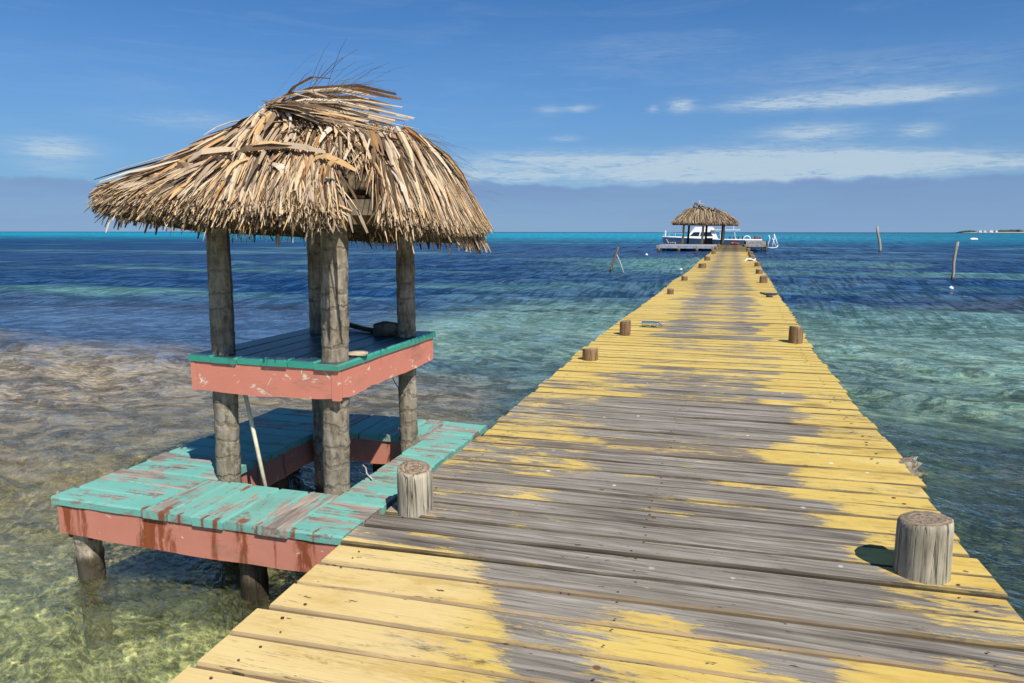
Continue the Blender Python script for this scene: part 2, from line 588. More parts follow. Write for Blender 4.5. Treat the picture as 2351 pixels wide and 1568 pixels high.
def mat_pier_plank():
    M = Mat('worn yellow paint on grey plank')
    P = M.pos()
    x, y, z = M.xyz(P)
    ox, oy, oz = M.xyz(M.obj())
    r = M.rnd()
    ro = r * 37.0
    g = M.noise(M.comb(x * 1.6 + ro, y * 42.0, z * 30 + ro), 1.0, 6, 0.65, 0.3)          # fibres along the board
    g2 = M.noise(M.comb(x * 5.0 + ro, y * 110.0, ro), 1.0, 4, 0.6)
    cloud = M.noise(M.comb(x * 1.1 + ro, y * 2.2 + ro, 0.0), 1.0, 4, 0.6)
    grey = M.ramp((g - 0.5) * 0.95 + (cloud - 0.5) * 0.5 + 0.565, [(0.30, (0.035, 0.028, 0.021, 1)), (0.46, (0.155, 0.134, 0.107, 1)), (0.60, (0.26, 0.23, 0.19, 1)), (0.78, (0.42, 0.38, 0.32, 1))])
    # brown tinge on a few boards
    grey = M.mix(r.step(0.72, 0.95) * 0.4, grey, (0.16, 0.115, 0.075, 1))
    yellow = M.mix(cloud, (0.58, 0.385, 0.065, 1), (0.70, 0.525, 0.165, 1))
    pale = M.mix(cloud, (0.64, 0.46, 0.18, 1), (0.73, 0.56, 0.26, 1))
    yellow = M.mix(x.step(-0.75, -1.05) * y.step(3.0, 2.7), yellow, pale)
    yellow = M.mix(g.step(0.60, 0.75) * 0.45, yellow, (0.32, 0.20, 0.05, 1))
    # where paint is left: edges keep it, the walked middle has lost it
    G = M.gauss
    rs = (r * 7.31)._m('FRACT')
    left = (x + (rs - 0.5) * 0.7).step(-0.90, -1.20)
    right = (x + (r - 0.5) * 0.42).step(0.32, 0.60)
    keep = (left * (y.step(5.0, 8.0) * 0.38 + 0.38) + right * 0.78)
    keep = keep + y.step(6.4, 8.6) * 0.60 + y.step(11, 20) * 0.07                                                   # far boards are painted over
    keep = keep - (G(x, y * 0.0, -0.62, 0.0, 0.30, 1) + G(x, y * 0.0, 0.27, 0.0, 0.28, 1) * 1.05) * y.step(7.0, 11.0) * 0.40
    near_l = y.step(2.92, 2.80) * (x + y * 0.42).step(0.34, 0.10)
    keep = keep + near_l * 0.65
    for (cx, cy, sx, sy, a) in [(-0.24, 2.56, 0.27, 0.13, 0.80), (-0.13, 2.30, 0.30, 0.16, 0.85), (0.03, 2.05, 0.45, 0.10, 0.8),
                                (-0.26, 3.63, 0.30, 0.05, 0.55), (-0.08, 3.83, 0.32, 0.06, 0.62), (0.02, 4.18, 0.50, 0.06, 0.45),
                                (-0.35, 4.75, 0.55, 0.08, 0.28), (-0.2, 2.78, 0.22, 0.05, 0.45), (0.5, 2.3, 0.35, 0.07, 0.35),
                                (-0.2, 6.6, 0.9, 0.35, 0.35), (-0.4, 8.3, 0.9, 0.6, 0.38), (-1.1, 3.1, 0.35, 0.14, -0.42), (-1.2, 3.02, 0.25, 0.05, 0.5),
                                (0.6, 2.75, 0.7, 0.18, -0.40), (0.80, 3.05, 0.28, 0.14, -0.25), (0.95, 3.35, 0.30, 0.25, 0.30),
                                (-1.35, 4.0, 0.3, 0.6, -0.15), (-0.5, 2.68, 0.3, 0.1, -0.3)]:
        keep = keep + G(x, y, cx, cy, sx, sy) * a
    keep = keep + oy.abs().step(0.074, 0.095) * 0.24
    flake = M.noise(M.comb(x * 3.4 + ro, y * 17.0, ro), 1.0, 7, 0.74, 0.35)
    thr = keep + (flake - 0.5) * 1.9 + (g - 0.5) * 0.42 + (r - 0.5) * (y.step(6, 12) * 0.3 + 0.42) + (cloud - 0.5) * 0.9
    dab = M.noise(M.comb(x * 7.0 + ro, y * 42.0, ro + 3.0), 1.0, 5, 0.72, 0.3)
    dz = M.noise(M.comb(x * 1.3 + ro, y * 3.0, ro + 9.0), 1.0, 3, 0.6)
    thr = thr + (dab - 0.53).max(0.0) * (dz - 0.36).max(0.0) * 14.0 - (0.44 - dab).max(0.0) * 2.4
    paint = (thr + 0.05).step(0.37, 0.54)
    thin = (thr + 0.05).step(0.46, 0.80) * 0.34 + 0.66
    worn2 = M.noise(M.comb(x * 2.0 + ro, y * 6.0, 8.0 + ro), 1.0, 6, 0.7)
    yellow = M.mix(worn2.step(0.50, 0.68) * 0.55, yellow, (0.46, 0.29, 0.065, 1))
    yellow = M.mix(worn2.step(0.48, 0.34) * 0.40, yellow, (0.74, 0.60, 0.27, 1))
    c = M.mix(paint * thin, grey, yellow)
    # dirt, mould and small dark chips
    chip = M.noise(M.comb(x * 11.0 + ro, y * 38.0, ro * 0.5), 1.0, 3, 0.6)
    c = M.mix(chip.step(0.69, 0.73) * 0.9, c, (0.035, 0.03, 0.024, 1))
    mould = M.noise(M.comb(x * 3.2 + ro, y * 9.0, 5.5), 1.0, 6, 0.75)
    c = M.mix((mould - 0.57).step(0.0, 0.12) * (chip.step(0.45, 0.62)) * 0.75, c, (0.06, 0.05, 0.03, 1))
    rim = oy.abs() + (mould - 0.5) * 0.05 + (chip - 0.5) * 0.02
    c = M.mix(rim.step(0.082, 0.099) * 0.70, c, (0.055, 0.04, 0.022, 1))
    # droppings
    dv = M.voro(M.scale(P, (1, 1, 0)), 5.0)
    sp = M.noise(M.scale(P, (1, 1, 0)), 0.9, 2, 0.5)
    c = M.mix(dv.step(0.085, 0.05) * sp.step(0.42, 0.5) * G(x, y, -0.1, 5.2, 1.3, 1.9).step(0.1, 0.4), c, (0.72, 0.70, 0.66, 1))
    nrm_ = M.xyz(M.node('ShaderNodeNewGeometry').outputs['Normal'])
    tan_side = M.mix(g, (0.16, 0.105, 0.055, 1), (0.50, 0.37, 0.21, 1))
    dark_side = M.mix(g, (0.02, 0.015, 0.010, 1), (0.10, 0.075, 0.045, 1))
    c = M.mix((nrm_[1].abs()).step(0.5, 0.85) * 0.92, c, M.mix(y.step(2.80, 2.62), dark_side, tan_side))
    crack = M.noise(M.comb(x * 0.9 + ro, y * 30.0, ro), 1.0, 4, 0.6, 0.5)
    ck = (crack - 0.5).abs().step(0.010, 0.0) * cloud.step(0.45, 0.60)
    c = M.mix(ck * 0.8, c, (0.03, 0.022, 0.014, 1))
    grime = M.noise(M.comb(x * 1.8, y * 5.0 + ro, 2.0), 1.0, 6, 0.72)
    c = M.mix((grime - 0.52).step(0.0, 0.16) * x.step(0.2, 0.7) * y.step(9.0, 6.0) * 0.8, c, (0.20, 0.135, 0.04, 1))
    rusty = M.voro(M.comb(x * 1.0, y * 1.0, 0.0), 4.2)
    c = M.mix(rusty.step(0.075, 0.045) * mould.step(0.45, 0.55) * 0.8, c, (0.13, 0.045, 0.015, 1))
    h = g * 0.7 + g2 * 0.3 + paint * 0.25
    return M.out(M.principled(c, paint * -0.18 + 0.82, M.bump(h, 0.55, 0.006), 0.25))


def mat_paint(name, col_a, col_b, wear, wood=(0.20, 0.165, 0.125, 1), along=None, stain=None, chips=0.0, rough=0.6, sc=(1, 1, 1), top=None):
    """flaking paint over bare wood; stain = list of world places with rust runs"""
    M = Mat(name)
    P = M.pos()
    x, y, z = M.xyz(P)
    r = M.rnd()
    ro = r * 23.0
    V = M.vadd(M.scale(M.obj(), sc), M.comb(ro, ro, ro))
    g = M.noise(M.scale(V, along or (2, 34, 34)), 1.0, 6, 0.65, 0.2)
    cl = M.noise(V, 3.2, 5, 0.62)
    fl = M.noise(M.scale(V, tuple(0.85 * a ** 0.8 for a in (along or (2, 34, 34)))), 1.0, 6, 0.72, 0.4)
    c = M.mix(cl, col_a, col_b)
    fl = fl * 0.6 + M.noise(M.scale(V, (20, 26, 20)), 1.0, 6, 0.78, 0.5) * 0.4
    bare = M.ramp(g, [(0.3, tuple(k * 0.35 for k in wood[:3]) + (1,)), (0.5, wood), (0.75, tuple(min(1, k * 1.9) for k in wood[:3]) + (1,))])
    worn = (fl * 0.95 + cl * 0.5 + r * 0.10 - 0.77 + wear).step(0.0, 0.055)
    c = M.mix(worn, c, bare)
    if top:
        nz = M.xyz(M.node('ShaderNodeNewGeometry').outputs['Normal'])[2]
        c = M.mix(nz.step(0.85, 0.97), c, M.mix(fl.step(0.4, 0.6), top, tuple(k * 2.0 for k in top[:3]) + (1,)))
    if chips:
        ch = M.noise(M.scale(V, (9, 9, 12)), 1.0, 5, 0.62, 0.9)
        c = M.mix((ch + chips - 0.70).step(0.0, 0.02), c, (0.72, 0.60, 0.47, 1))
    if stain:
        run = M.noise(M.comb(x * 19, y * 19, z * 5.0), 1.0, 6, 0.68, 0.5)
        acc = None
        for (cx, cy, sx, sy, a) in stain:
            gg = M.gauss(x, y, cx, cy, sx, sy) * a
            acc = gg if acc is None else acc + gg
        s_ = (acc * ((run - 0.5) * 3.2 + 0.85) + (cl - 0.5) * 0.35 * acc)
        c = M.mix(s_.step(0.46, 1.02) * 0.92, c, M.mix(run, (0.10, 0.022, 0.006, 1), (0.36, 0.085, 0.018, 1)))
    gr = M.noise(M.scale(V, (2.2, 2.2, 5)), 1.0, 6, 0.72)
    c = M.mix((gr - 0.52).step(0.0, 0.16) * 0.35, c, M.mix(0.5, bare, (0.12, 0.07, 0.04, 1)))
    dots = M.noise(V, 26.0, 3, 0.6)
    c = M.mix(dots.step(0.70, 0.76) * 0.6, c, (0.06, 0.035, 0.02, 1))
    return M.out(M.principled(c, rough, M.bump(g * 0.5 + worn * -0.4, 0.5, 0.005), 0.35))


def mat_palm_trunk(name='palm trunk', tone=1.0, ring=10.0):
    M = Mat(name)
    V = M.obj()
    x, y, z = M.xyz(V)
    r = M.rnd() * 19.0
    n = M.noise(M.scale(V, (9, 9, 5)), 1.0, 5, 0.65)
    n2 = M.noise(M.scale(V, (40, 40, 9)), 1.0, 5, 0.65)
    spots = M.noise(M.scale(V, (22, 22, 14)), 1.0, 6, 0.75)
    ringy = (z * ring * 6.283 + n * 9.0 + M.noise(M.scale(V, (1.5, 1.5, 6)), 1.0, 3, 0.6) * 9.0 + r).sin()
    c = M.ramp(n * 0.55 + n2 * 0.5, [(0.28, (0.05 * tone, 0.038 * tone, 0.025 * tone, 1)), (0.5, (0.235 * tone, 0.195 * tone, 0.14 * tone, 1)), (0.72, (0.46 * tone, 0.41 * tone, 0.33 * tone, 1))])
    c = M.mix(ringy.step(0.84, 1.0) * n.step(0.35, 0.6) * 0.5, c, (0.045, 0.034, 0.024, 1))
    c = M.mix(spots.step(0.54, 0.64) * 0.65, c, (0.06, 0.045, 0.03, 1))
    wz = M.xyz(M.pos())[2]
    c = M.mix((wz + (n - 0.5) * 0.16).step(-0.33, -0.40) * 0.85, c, (0.030, 0.024, 0.014, 1))
    return M.out(M.principled(c, 0.9, M.bump(ringy.step(0.5, 1.0) * -0.6 + n2 * 0.5 + spots * 0.3, 0.6, 0.012), 0.15))


def mat_timber(name, lo, hi, top=(0.15, 0.115, 0.08, 1)):
    M = Mat(name)
    V = M.obj()
    x, y, z = M.xyz(V)
    ro = M.rnd() * 31.0
    Vn = M.vadd(V, M.comb(ro, ro, 0.0))
    g = M.noise(M.scale(Vn, (38, 38, 3.2)), 1.0, 6, 0.68, 0.3)
    b = M.noise(M.scale(Vn, (7, 7, 4)), 1.0, 4, 0.6)
    c = M.ramp(g * 0.7 + b * 0.35, [(0.32, tuple(k * 0.35 for k in lo[:3]) + (1,)), (0.45, lo), (0.68, hi), (0.85, tuple(min(1, k * 1.25) for k in hi[:3]) + (1,))])
    nz = M.xyz(M.node('ShaderNodeNewGeometry').outputs['Normal'])[2]
    rr = (x * x + y * y).pow(0.5)
    rings = ((rr * 260.0 + b * 9.0).sin() * 0.5 + 0.5) * 0.5
    topc = M.mix((rings + g * 0.7).clamp(), top, tuple(min(1, k * 2.6) for k in top[:3]) + (1,))
    c = M.mix(nz.step(0.6, 0.85), c, topc)
    crack = M.noise(M.scale(Vn, (30, 30, 1.1)), 1.0, 3, 0.5, 0.4)
    ck = (crack - 0.5).abs().step(0.022, 0.0)
    c = M.mix(ck * 0.75, c, (0.03, 0.025, 0.02, 1))
    wz = M.xyz(M.pos())[2]
    c = M.mix((wz + (b - 0.5) * 0.16).step(-0.33, -0.40) * 0.85, c, (0.030, 0.024, 0.014, 1))
    return M.out(M.principled(c, 0.88, M.bump(g * 0.7 + ck * -0.7, 0.7, 0.010), 0.15))


def mat_simple(name, a, b, rough=0.6, sc=8.0, bump=0.3, metal=0.0, spec=0.4):
    M = Mat(name)
    V = M.obj()
    n = M.noise(V, sc, 5, 0.6)
    return M.out(M.principled(M.mix(n.step(0.3, 0.7), a, b), rough, M.bump(n, bump, 0.01), spec, metal))


def mat_thatch(name, use_island, shift=0.0):
    M = Mat(name)
    r = M.island() if use_island else M.rnd()
    V = M.obj()
    n = M.noise(V, 26.0, 4, 0.6)
    n2 = M.noise(V, 2.6, 3, 0.5)
    c = M.ramp((r * 0.92 + (n2 - 0.5) * 0.35 + shift).clamp(), [
        (0.0, (0.05, 0.03, 0.015, 1)), (0.18, (0.17, 0.11, 0.062, 1)), (0.36, (0.40, 0.30, 0.20, 1)), (0.54, (0.60, 0.47, 0.32, 1)),
        (0.70, (0.72, 0.55, 0.35, 1)), (0.83, (0.66, 0.42, 0.19, 1)), (0.92, (0.40, 0.19, 0.06, 1)), (1.0, (0.78, 0.66, 0.50, 1))])
    c = M.mix(n.step(0.55, 0.75) * 0.5, c, (0.12, 0.08, 0.05, 1))
    n_ = M.bump(n, 0.4, 0.004)
    d = M.principled(c, 0.75, n_, 0.2)
    t = M.node('ShaderNodeBsdfTranslucent')
    M.link(c, t.inputs['Color'])
    return M.out(M.mixs(0.12, d, t.outputs[0]))


TURQ_A, TURQ_B = (0.10, 0.37, 0.30, 1), (0.24, 0.49, 0.41, 1)
SALM_A, SALM_B = (0.52, 0.175, 0.115, 1), (0.62, 0.27, 0.19, 1)
m_plank = mat_pier_plank()
RUST = [(-3.48, 2.9, 0.06, 9, 1.2), (-3.36, 2.9, 0.05, 9, 0.9), (-2.92, 2.9, 0.10, 9, 1.3), (-2.75, 2.9, 0.12, 9, 0.7), (-2.50, 2.9, 0.04, 9, 0.8),
        (-2.33, 2.9, 0.06, 9, 1.1), (-2.13, 2.9, 0.02, 9, 0.7), (-1.96, 2.9, 0.08, 9, 1.25)]
RUST_IN = [(-2.86, 3.46, 0.05, 0.3, 1.0), (-2.33, 4.55, 0.025, 0.2, 1.2), (-2.06, 4.55, 0.06, 0.3, 0.8), (-2.83, 4.1, 0.2, 0.06, 0.8), (-2.83, 3.8, 0.2, 0.05, 0.8)]
RUST_T = [(-2.94, 2.90, 0.02, 0.05, 1.5), (-2.80, 2.90, 0.03, 0.10, 1.5), (-2.70, 2.89, 0.012, 0.05, 1.5), (-2.55, 2.90, 0.015, 0.05, 1.5), (-2.47, 2.89, 0.02, 0.06, 1.5), (-2.33, 2.92, 0.035, 0.07, 1.5),
          (-2.22, 2.89, 0.015, 0.05, 1.4), (-2.02, 2.90, 0.02, 0.05, 1.4), (-1.90, 2.92, 0.012, 0.05, 1.4), (-2.62, 3.33, 0.015, 0.08, 1.3), (-3.2, 3.0, 0.10, 0.012, 1.0), (-1.9, 3.7, 0.1, 0.012, 1.0), (-1.85, 4.2, 0.1, 0.012, 1.0)]
m_turq_x = mat_paint('turquoise paint on boards', TURQ_A, TURQ_B, -0.01, along=(3.5, 34, 34), wood=(0.29, 0.235, 0.19, 1), stain=RUST_T)
m_turq_y = mat_paint('turquoise paint on boards laid the other way', TURQ_A, TURQ_B, -0.05, along=(34, 2.0, 34))
m_top = mat_paint('sea green table boards dark on top', (0.035, 0.28, 0.20, 1), (0.06, 0.36, 0.26, 1), -0.10, along=(2.0, 30, 30), wood=(0.16, 0.13, 0.10, 1), rough=0.38, top=(0.022, 0.040, 0.062, 1))  # upward faces take a dark slate colour, sides stay green
m_salmon = mat_paint('salmon paint with rust runs', SALM_A, SALM_B, -0.17, along=(3, 3, 14), stain=RUST, chips=0.045)
m_salmon_in = mat_paint('salmon paint inside the well', SALM_A, SALM_B, -0.17, along=(3, 3, 14), stain=RUST_IN, chips=0.03)
m_salmon_t = mat_paint('salmon paint chipped to cream', (0.60, 0.20, 0.135, 1), (0.68, 0.26, 0.18, 1), -0.22, along=(4, 4, 18), chips=0.088)
m_trunk = mat_palm_trunk('palm trunk', 1.0, 9.0)
m_post = mat_timber('weathered mooring timber', (0.28, 0.245, 0.18, 1), (0.56, 0.50, 0.375, 1))
m_post_b = mat_timber('brown mooring timber', (0.17, 0.105, 0.055, 1), (0.36, 0.24, 0.13, 1), (0.16, 0.12, 0.09, 1))
m_pile = mat_timber('wet pile timber', (0.06, 0.045, 0.032, 1), (0.15, 0.115, 0.08, 1))
m_beam = mat_simple('rough beam timber', (0.14, 0.105, 0.065, 1), (0.27, 0.21, 0.14, 1), 0.85, 14)
m_thatch = mat_thatch('dry palm thatch', True)
m_thatch_far = mat_thatch('old brown palm thatch', True, -0.13)
m_leaf = mat_thatch('dry palm leaf', False, 0.12)
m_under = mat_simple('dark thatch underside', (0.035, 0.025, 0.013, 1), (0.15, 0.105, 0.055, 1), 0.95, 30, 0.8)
m_nail = mat_simple('rusty nail', (0.07, 0.02, 0.01, 1), (0.22, 0.07, 0.03, 1), 0.8)
m_white = mat_simple('white gelcoat', (0.78, 0.79, 0.80, 1), (0.84, 0.84, 0.83, 1), 0.35, 3, 0.05)
m_hull = mat_simple('grey hull', (0.34, 0.38, 0.40, 1), (0.46, 0.50, 0.51, 1), 0.5, 3, 0.05)
m_glass = mat_simple('dark boat window', (0.01, 0.014, 0.02, 1), (0.02, 0.03, 0.04, 1), 0.08, 3, 0.0, 0.0, 0.6)
m_rope = mat_simple('pale rope', (0.45, 0.43, 0.38, 1), (0.62, 0.60, 0.55, 1), 0.9, 60)
m_rope_d = mat_simple('dark cord', (0.03, 0.03, 0.035, 1), (0.08, 0.09, 0.11, 1), 0.8, 60)
m_stone = mat_simple('dark stone', (0.05, 0.045, 0.035, 1), (0.16, 0.14, 0.10, 1), 0.9, 12, 0.8)
m_cream = mat_simple('pale stick', (0.62, 0.54, 0.36, 1), (0.76, 0.69, 0.50, 1), 0.6, 20, 0.2)
m_red = mat_simple('faded red', (0.30, 0.04, 0.02, 1), (0.42, 0.08, 0.04, 1), 0.7, 8)
m_bluegrey = mat_simple('blue grey painted board', (0.16, 0.22, 0.36, 1), (0.40, 0.42, 0.46, 1), 0.7, 2.5)
m_grey = mat_simple('grey dock board', (0.24, 0.23, 0.21, 1), (0.46, 0.44, 0.40, 1), 0.85, 4)


# ================================================================ PIER
def plank_mesh(name, L, w, t, seg, jit, mat, r, ch=0.006, warp=0.0):
    """board along local X, top at z 0, softly worn edges"""
    v, f = [], []
    xs = np.linspace(-L / 2, L / 2, seg + 1)
    for i, x in enumerate(xs):
        j = [r.uniform(-jit, jit) for _ in range(4)]
        e = 0.0 if 0 < i < seg else r.uniform(-0.004, 0.004)
        zz = warp * math.sin(3.1 * x / L + 0.6) + r.uniform(-1, 1) * jit * 0.25
        v += [(x + e, -w / 2 + j[0], -t), (x + e, -w / 2 + j[0], -ch * 1.4 + zz), (x, -w / 2 + ch + j[0] * 0.6 + abs(j[2]) * 0.7, zz),
              (x, w / 2 - ch + j[1] * 0.6 - abs(j[3]) * 0.7, zz), (x + e, w / 2 + j[1], -ch * 1.4 + zz), (x + e, w / 2 + j[1], -t)]
    n = 6
    for i in range(seg):
        for k in range(n):
            k2 = (k + 1) % n
            f.append((i * n + k, (i + 1) * n + k, (i + 1) * n + k2, i * n + k2))
    f.append(tuple(range(n)))
    f.append(tuple(seg * n + k for k in range(n))[::-1])
    return mesh(name, v, f, mat)


pier = empty('pier', (-0.3, 2.0, 0.0))
tag(pier, 'long plank pier with worn yellow paint running out to the far hut', 'pier')
pinv = Matrix.Translation((0.3, -2.0, 0.0))


def onpier(o):
    o.parent = pier
    o.matrix_parent_inverse = pinv
    return o


R1 = random.Random(3)
edges_y = [0.66, 0.87, 1.07, 1.27, 1.475, 1.675, 1.875, 2.075, 2.270, 2.477, 2.672, 2.863, 3.075, 3.250, 3.449, 3.619, 3.820, 4.010, 4.19, 4.385, 4.592]
while edges_y[-1] < 86.6:
    edges_y.append(edges_y[-1] + R1.choice([0.145, 0.17, 0.185, 0.2, 0.2, 0.21]) * R1.uniform(0.97, 1.03))


def pier_edges(y):
    xl = np.interp(y, [0, 3, 5.3, 8.7, 14, 22, 25, 31, 87], [-1.71, -1.70, -1.67, -1.74, -1.66, -1.66, -1.55, -1.52, -1.42])
    xr = np.interp(y, [0, 3, 5.0, 6, 9.6, 14, 20, 32, 45, 87], [1.10, 1.11, 1.12, 1.08, 1.03, 1.08, 1.14, 1.2, 1.24, 1.3])
    return float(xl), float(xr)


def sag(y):
    return 0.018 * math.sin(y * 0.55 + 1.0) * min(1, max(0, (y - 5) / 6)) + 0.02 * math.sin(y * 0.21) * min(1, max(0, (y - 8) / 20))


shared = [plank_mesh('plank', 2.8, 0.19, 0.045, 4, 0.0035, m_plank, R1) for _ in range(10)]
far_v = MB()
GAPS = {3.075: 0.034, 2.863: 0.018, 2.672: 0.018, 3.449: 0.010, 4.592: 0.014}
nplank = 0
for i in range(len(edges_y) - 1):
    y0, y1 = edges_y[i], edges_y[i + 1]
    yc = (y0 + y1) / 2
    xl, xr = pier_edges(yc)
    xl += R1.uniform(-0.02, 0.02)
    xr += R1.uniform(-0.022, 0.022)
    if abs(yc - 3.16) < 0.1:
        xr = 1.13
    g0, g1 = GAPS.get(y0, 0.017 if y0 < 2.8 else 0.009) / 2, GAPS.get(y1, 0.017 if y1 < 2.8 else 0.009) / 2
    w = (y1 - g1) - (y0 + g0)
    yc = ((y1 - g1) + (y0 + g0)) / 2
    skew = np.interp(yc, [0, 6, 12, 30], [0.049, 0.042, 0.018, 0.004]) + R1.uniform(-0.0025, 0.0025)
    yo = yc + skew * ((xl + xr) / 2 + 0.5)
    z = sag(yc) + R1.uniform(-0.003, 0.003) - (0.004 if 2.0 < yc < 2.6 else 0)
    L = xr - xl
    if nplank < 300:
        if yc < 8.0:
            me = plank_mesh('plank', L, w, 0.045, 14 if yc < 4.6 else 9, 0.0042 if yc > 3.9 else 0.003, m_plank, R1, 0.007, R1.uniform(-0.004, 0.004))
            sc = (1, 1, 1)
        else:
            me = shared[i % len(shared)]
            sc = (L / 2.8, w / 0.19, 1)
        o = link('plank', me, None, ((xl + xr) / 2, yo, z), (R1.uniform(-0.006, 0.006), R1.uniform(-0.002, 0.002), math.atan(skew)), sc)
        onpier(o)
        nplank += 1
    else:
        far_v.box(xl, xr, yc - w / 2, yc + w / 2, z - 0.045, z)
o = far_v.build('plank_run', m_plank)
o['kind'] = 'stuff'
onpier(o)
# nail heads in rows over the stringers
nl = MB()
for i in range(len(edges_y) - 1):
    y0, y1 = edges_y[i], edges_y[i + 1]
    if y1 > 16: break
    xl, xr = pier_edges(y0)
    for xn in (xl + 0.16, -0.35, xr - 0.17):
        for q in (0.25, 0.75):
            if R1.random() < 0.18: continue
            cx = xn + R1.uniform(-0.03, 0.03)
            cy = y0 + (y1 - y0) * q + R1.uniform(-0.02, 0.02) + np.interp(y0, [0, 6, 12], [0.049, 0.042, 0.018]) * (cx + 0.5)
            rr = R1.uniform(0.005, 0.009) * (1.5 if xn > 0.5 and y0 > 4 else 1.0)
            zz = sag(y0) + 0.0035
            nl.add([(cx + rr * math.cos(a), cy + rr * math.sin(a) * 0.8, zz) for a in [k * math.pi / 3 for k in range(6)]], [tuple(range(6))])
o = nl.build('nail', m_nail)
o['kind'] = 'stuff'
onpier(o)
for xs in (-1.45, -0.32, 0.85):
    b = MB()
    ys = [0.5] + [k * 6.0 for k in range(1, 15)] + [86.5]
    for a, c in zip(ys[:-1], ys[1:]):
        b.box(xs - 0.04, xs + 0.04, a + 0.004, c, -0.215 + sag(a) * 0.5, -0.062 + min(0, sag((a + c) / 2)))
    onpier(b.build('stringer', m_pile))
for k in range(24):
    yp = 1.9 + k * 3.6
    for xs in (-1.40, 0.80):
        b = MB()
        b.tube([(xs, yp + 0.12, -2.2 - yp * 0.012), (xs + 0.01, yp + 0.12, -0.9), (xs, yp + 0.12, -0.225)], 0.085, 10)
        onpier(b.build('piling', m_pile, None, True))


# ---------------------------------------------------------------- mooring posts
def post_mesh(name, r, h, n, seed, mat, depth=0.06):
    q = random.Random(seed)
    v, f = [], []
    ph = [q.uniform(0, 6.28) for _ in range(4)]
    wob = lambda a: 1 + 0.025 * math.sin(2 * a + ph[0]) + 0.018 * math.sin(3 * a + ph[1]) + 0.010 * math.sin(7 * a + ph[2])
    levels = [(-depth, 1.0), (0.0, 1.0), (h * 0.3, 0.985), (h * 0.6, 0.98), (h * 0.88, 0.97), (h * 0.97, 0.94), (h * 1.0, 0.86)]
    for (z, k) in levels:
        for i in range(n):
            a = 2 * math.pi * i / n
            rr = r * k * wob(a)
            groove = 0.008 * r * 10 * math.sin(11 * a + ph[3]) * (0.5 if z < h * 0.9 else 1) * 0.25
            zz = z + (0.012 * math.sin(a + ph[1]) if z > h * 0.85 else 0)
            v.append(((rr + groove) * math.cos(a), (rr + groove) * math.sin(a), zz))
    nl_ = len(levels)
    for i in range(nl_ - 1):
        for k in range(n):
            f.append((i * n + k, i * n + (k + 1) % n, (i + 1) * n + (k + 1) % n, (i + 1) * n + k))
    for rr in (0.55, 0.22):
        for i in range(n):
            a = 2 * math.pi * i / n
            v.append((r * rr * math.cos(a), r * rr * math.sin(a), h * 1.0 + 0.012 * math.sin(a + ph[1]) * rr + q.uniform(-0.004, 0.004) - (0.004 if rr < 0.3 else 0)))
    for i in range(nl_ - 1, nl_ + 1):
        for k in range(n):
            f.append((i * n + k, i * n + (k + 1) % n, (i + 1) * n + (k + 1) % n, (i + 1) * n + k))
    f.append(tuple((nl_ + 1) * n + k for k in range(n)))
    me = mesh(name, v, f, mat, True)
    return me


POSTS = [   # x, y (centre), radius, height, material, label
    (-1.535, 3.285, 0.094, 0.235, m_post, 'weathered grey mooring post at the corner where turquoise boards meet the pier'),
    (0.845, 3.285, 0.112, 0.245, m_post, 'thickest pale grey mooring post standing at the near right pier edge'),
    (-1.505, 8.02, 0.095, 0.135, m_post_b, 'short squat mooring post on the left pier edge, second beyond the hut'),
    (-1.395, 10.06, 0.080, 0.205, m_post_b, 'taller brown mooring post on the left pier edge beside the clear bottle'),
    (0.86, 10.02, 0.092, 0.215, m_post_b, 'brown mooring post on the right pier edge opposite the clear bottle'),
    (-1.36, 17.45, 0.080, 0.13, m_post_b, 'low brown stub on the left pier edge, first past the bottle'),
    (-1.33, 22.2, 0.095, 0.14, m_post_b, 'low brown stub on the left pier edge, second past the bottle'),
    (-1.12, 30.3, 0.16, 0.20, m_post_b, 'wide dark stub on the left pier edge beyond the round white float'),
    (-1.16, 37.5, 0.15, 0.20, m_post_b, 'brown stub on the left pier edge, fourth from the far platform'),
    (-1.17, 50.7, 0.15, 0.22, m_post_b, 'small far stub on the left pier edge, third from the far platform'),
    (-1.23, 62.0, 0.15, 0.24, m_post_b, 'small far stub on the left pier edge, second from the far platform'),
    (-1.28, 76.0, 0.15, 0.26, m_post_b, 'farthest tiny stub on the left pier edge, against the far platform'),
    (0.92, 21.9, 0.115, 0.21, m_post_b, 'tall stub on the right pier edge just beyond the iron cleat'),
    (0.97, 26.85, 0.13, 0.16, m_post_b, 'reddish brown stub on the right pier edge with pale worn top'),
    (1.08, 32.2, 0.14, 0.18, m_post_b, 'reddish brown stub on the right pier edge, fifth from the far dock'),
    (0.98, 38.0, 0.16, 0.30, m_post_b, 'stub with white rope on the right pier edge, fourth from the far dock'),
    (1.13, 47.2, 0.16, 0.24, m_post_b, 'small far stub on the right pier edge, third from the far dock'),
    (1.20, 57.6, 0.15, 0.24, m_post_b, 'small far stub on the right pier edge, second from the far dock'),
    (1.24, 76.0, 0.15, 0.26, m_post_b, 'farthest tiny stub on the right pier edge, against the grey dock'),
]
for i, (x, y, r, h, m, lab) in enumerate(POSTS):
    n = 26 if y < 5 else (16 if y < 20 else 10)
    o = link('mooring_post', post_mesh('mooring_post', r, h, n, i + 5, m), None, (x, y, sag(y)), (R1.uniform(-0.02, 0.02), R1.uniform(-0.02, 0.02), R1.uniform(0, 6)))
    tag(o, lab, 'mooring post', 'mooring posts along the pier edges')

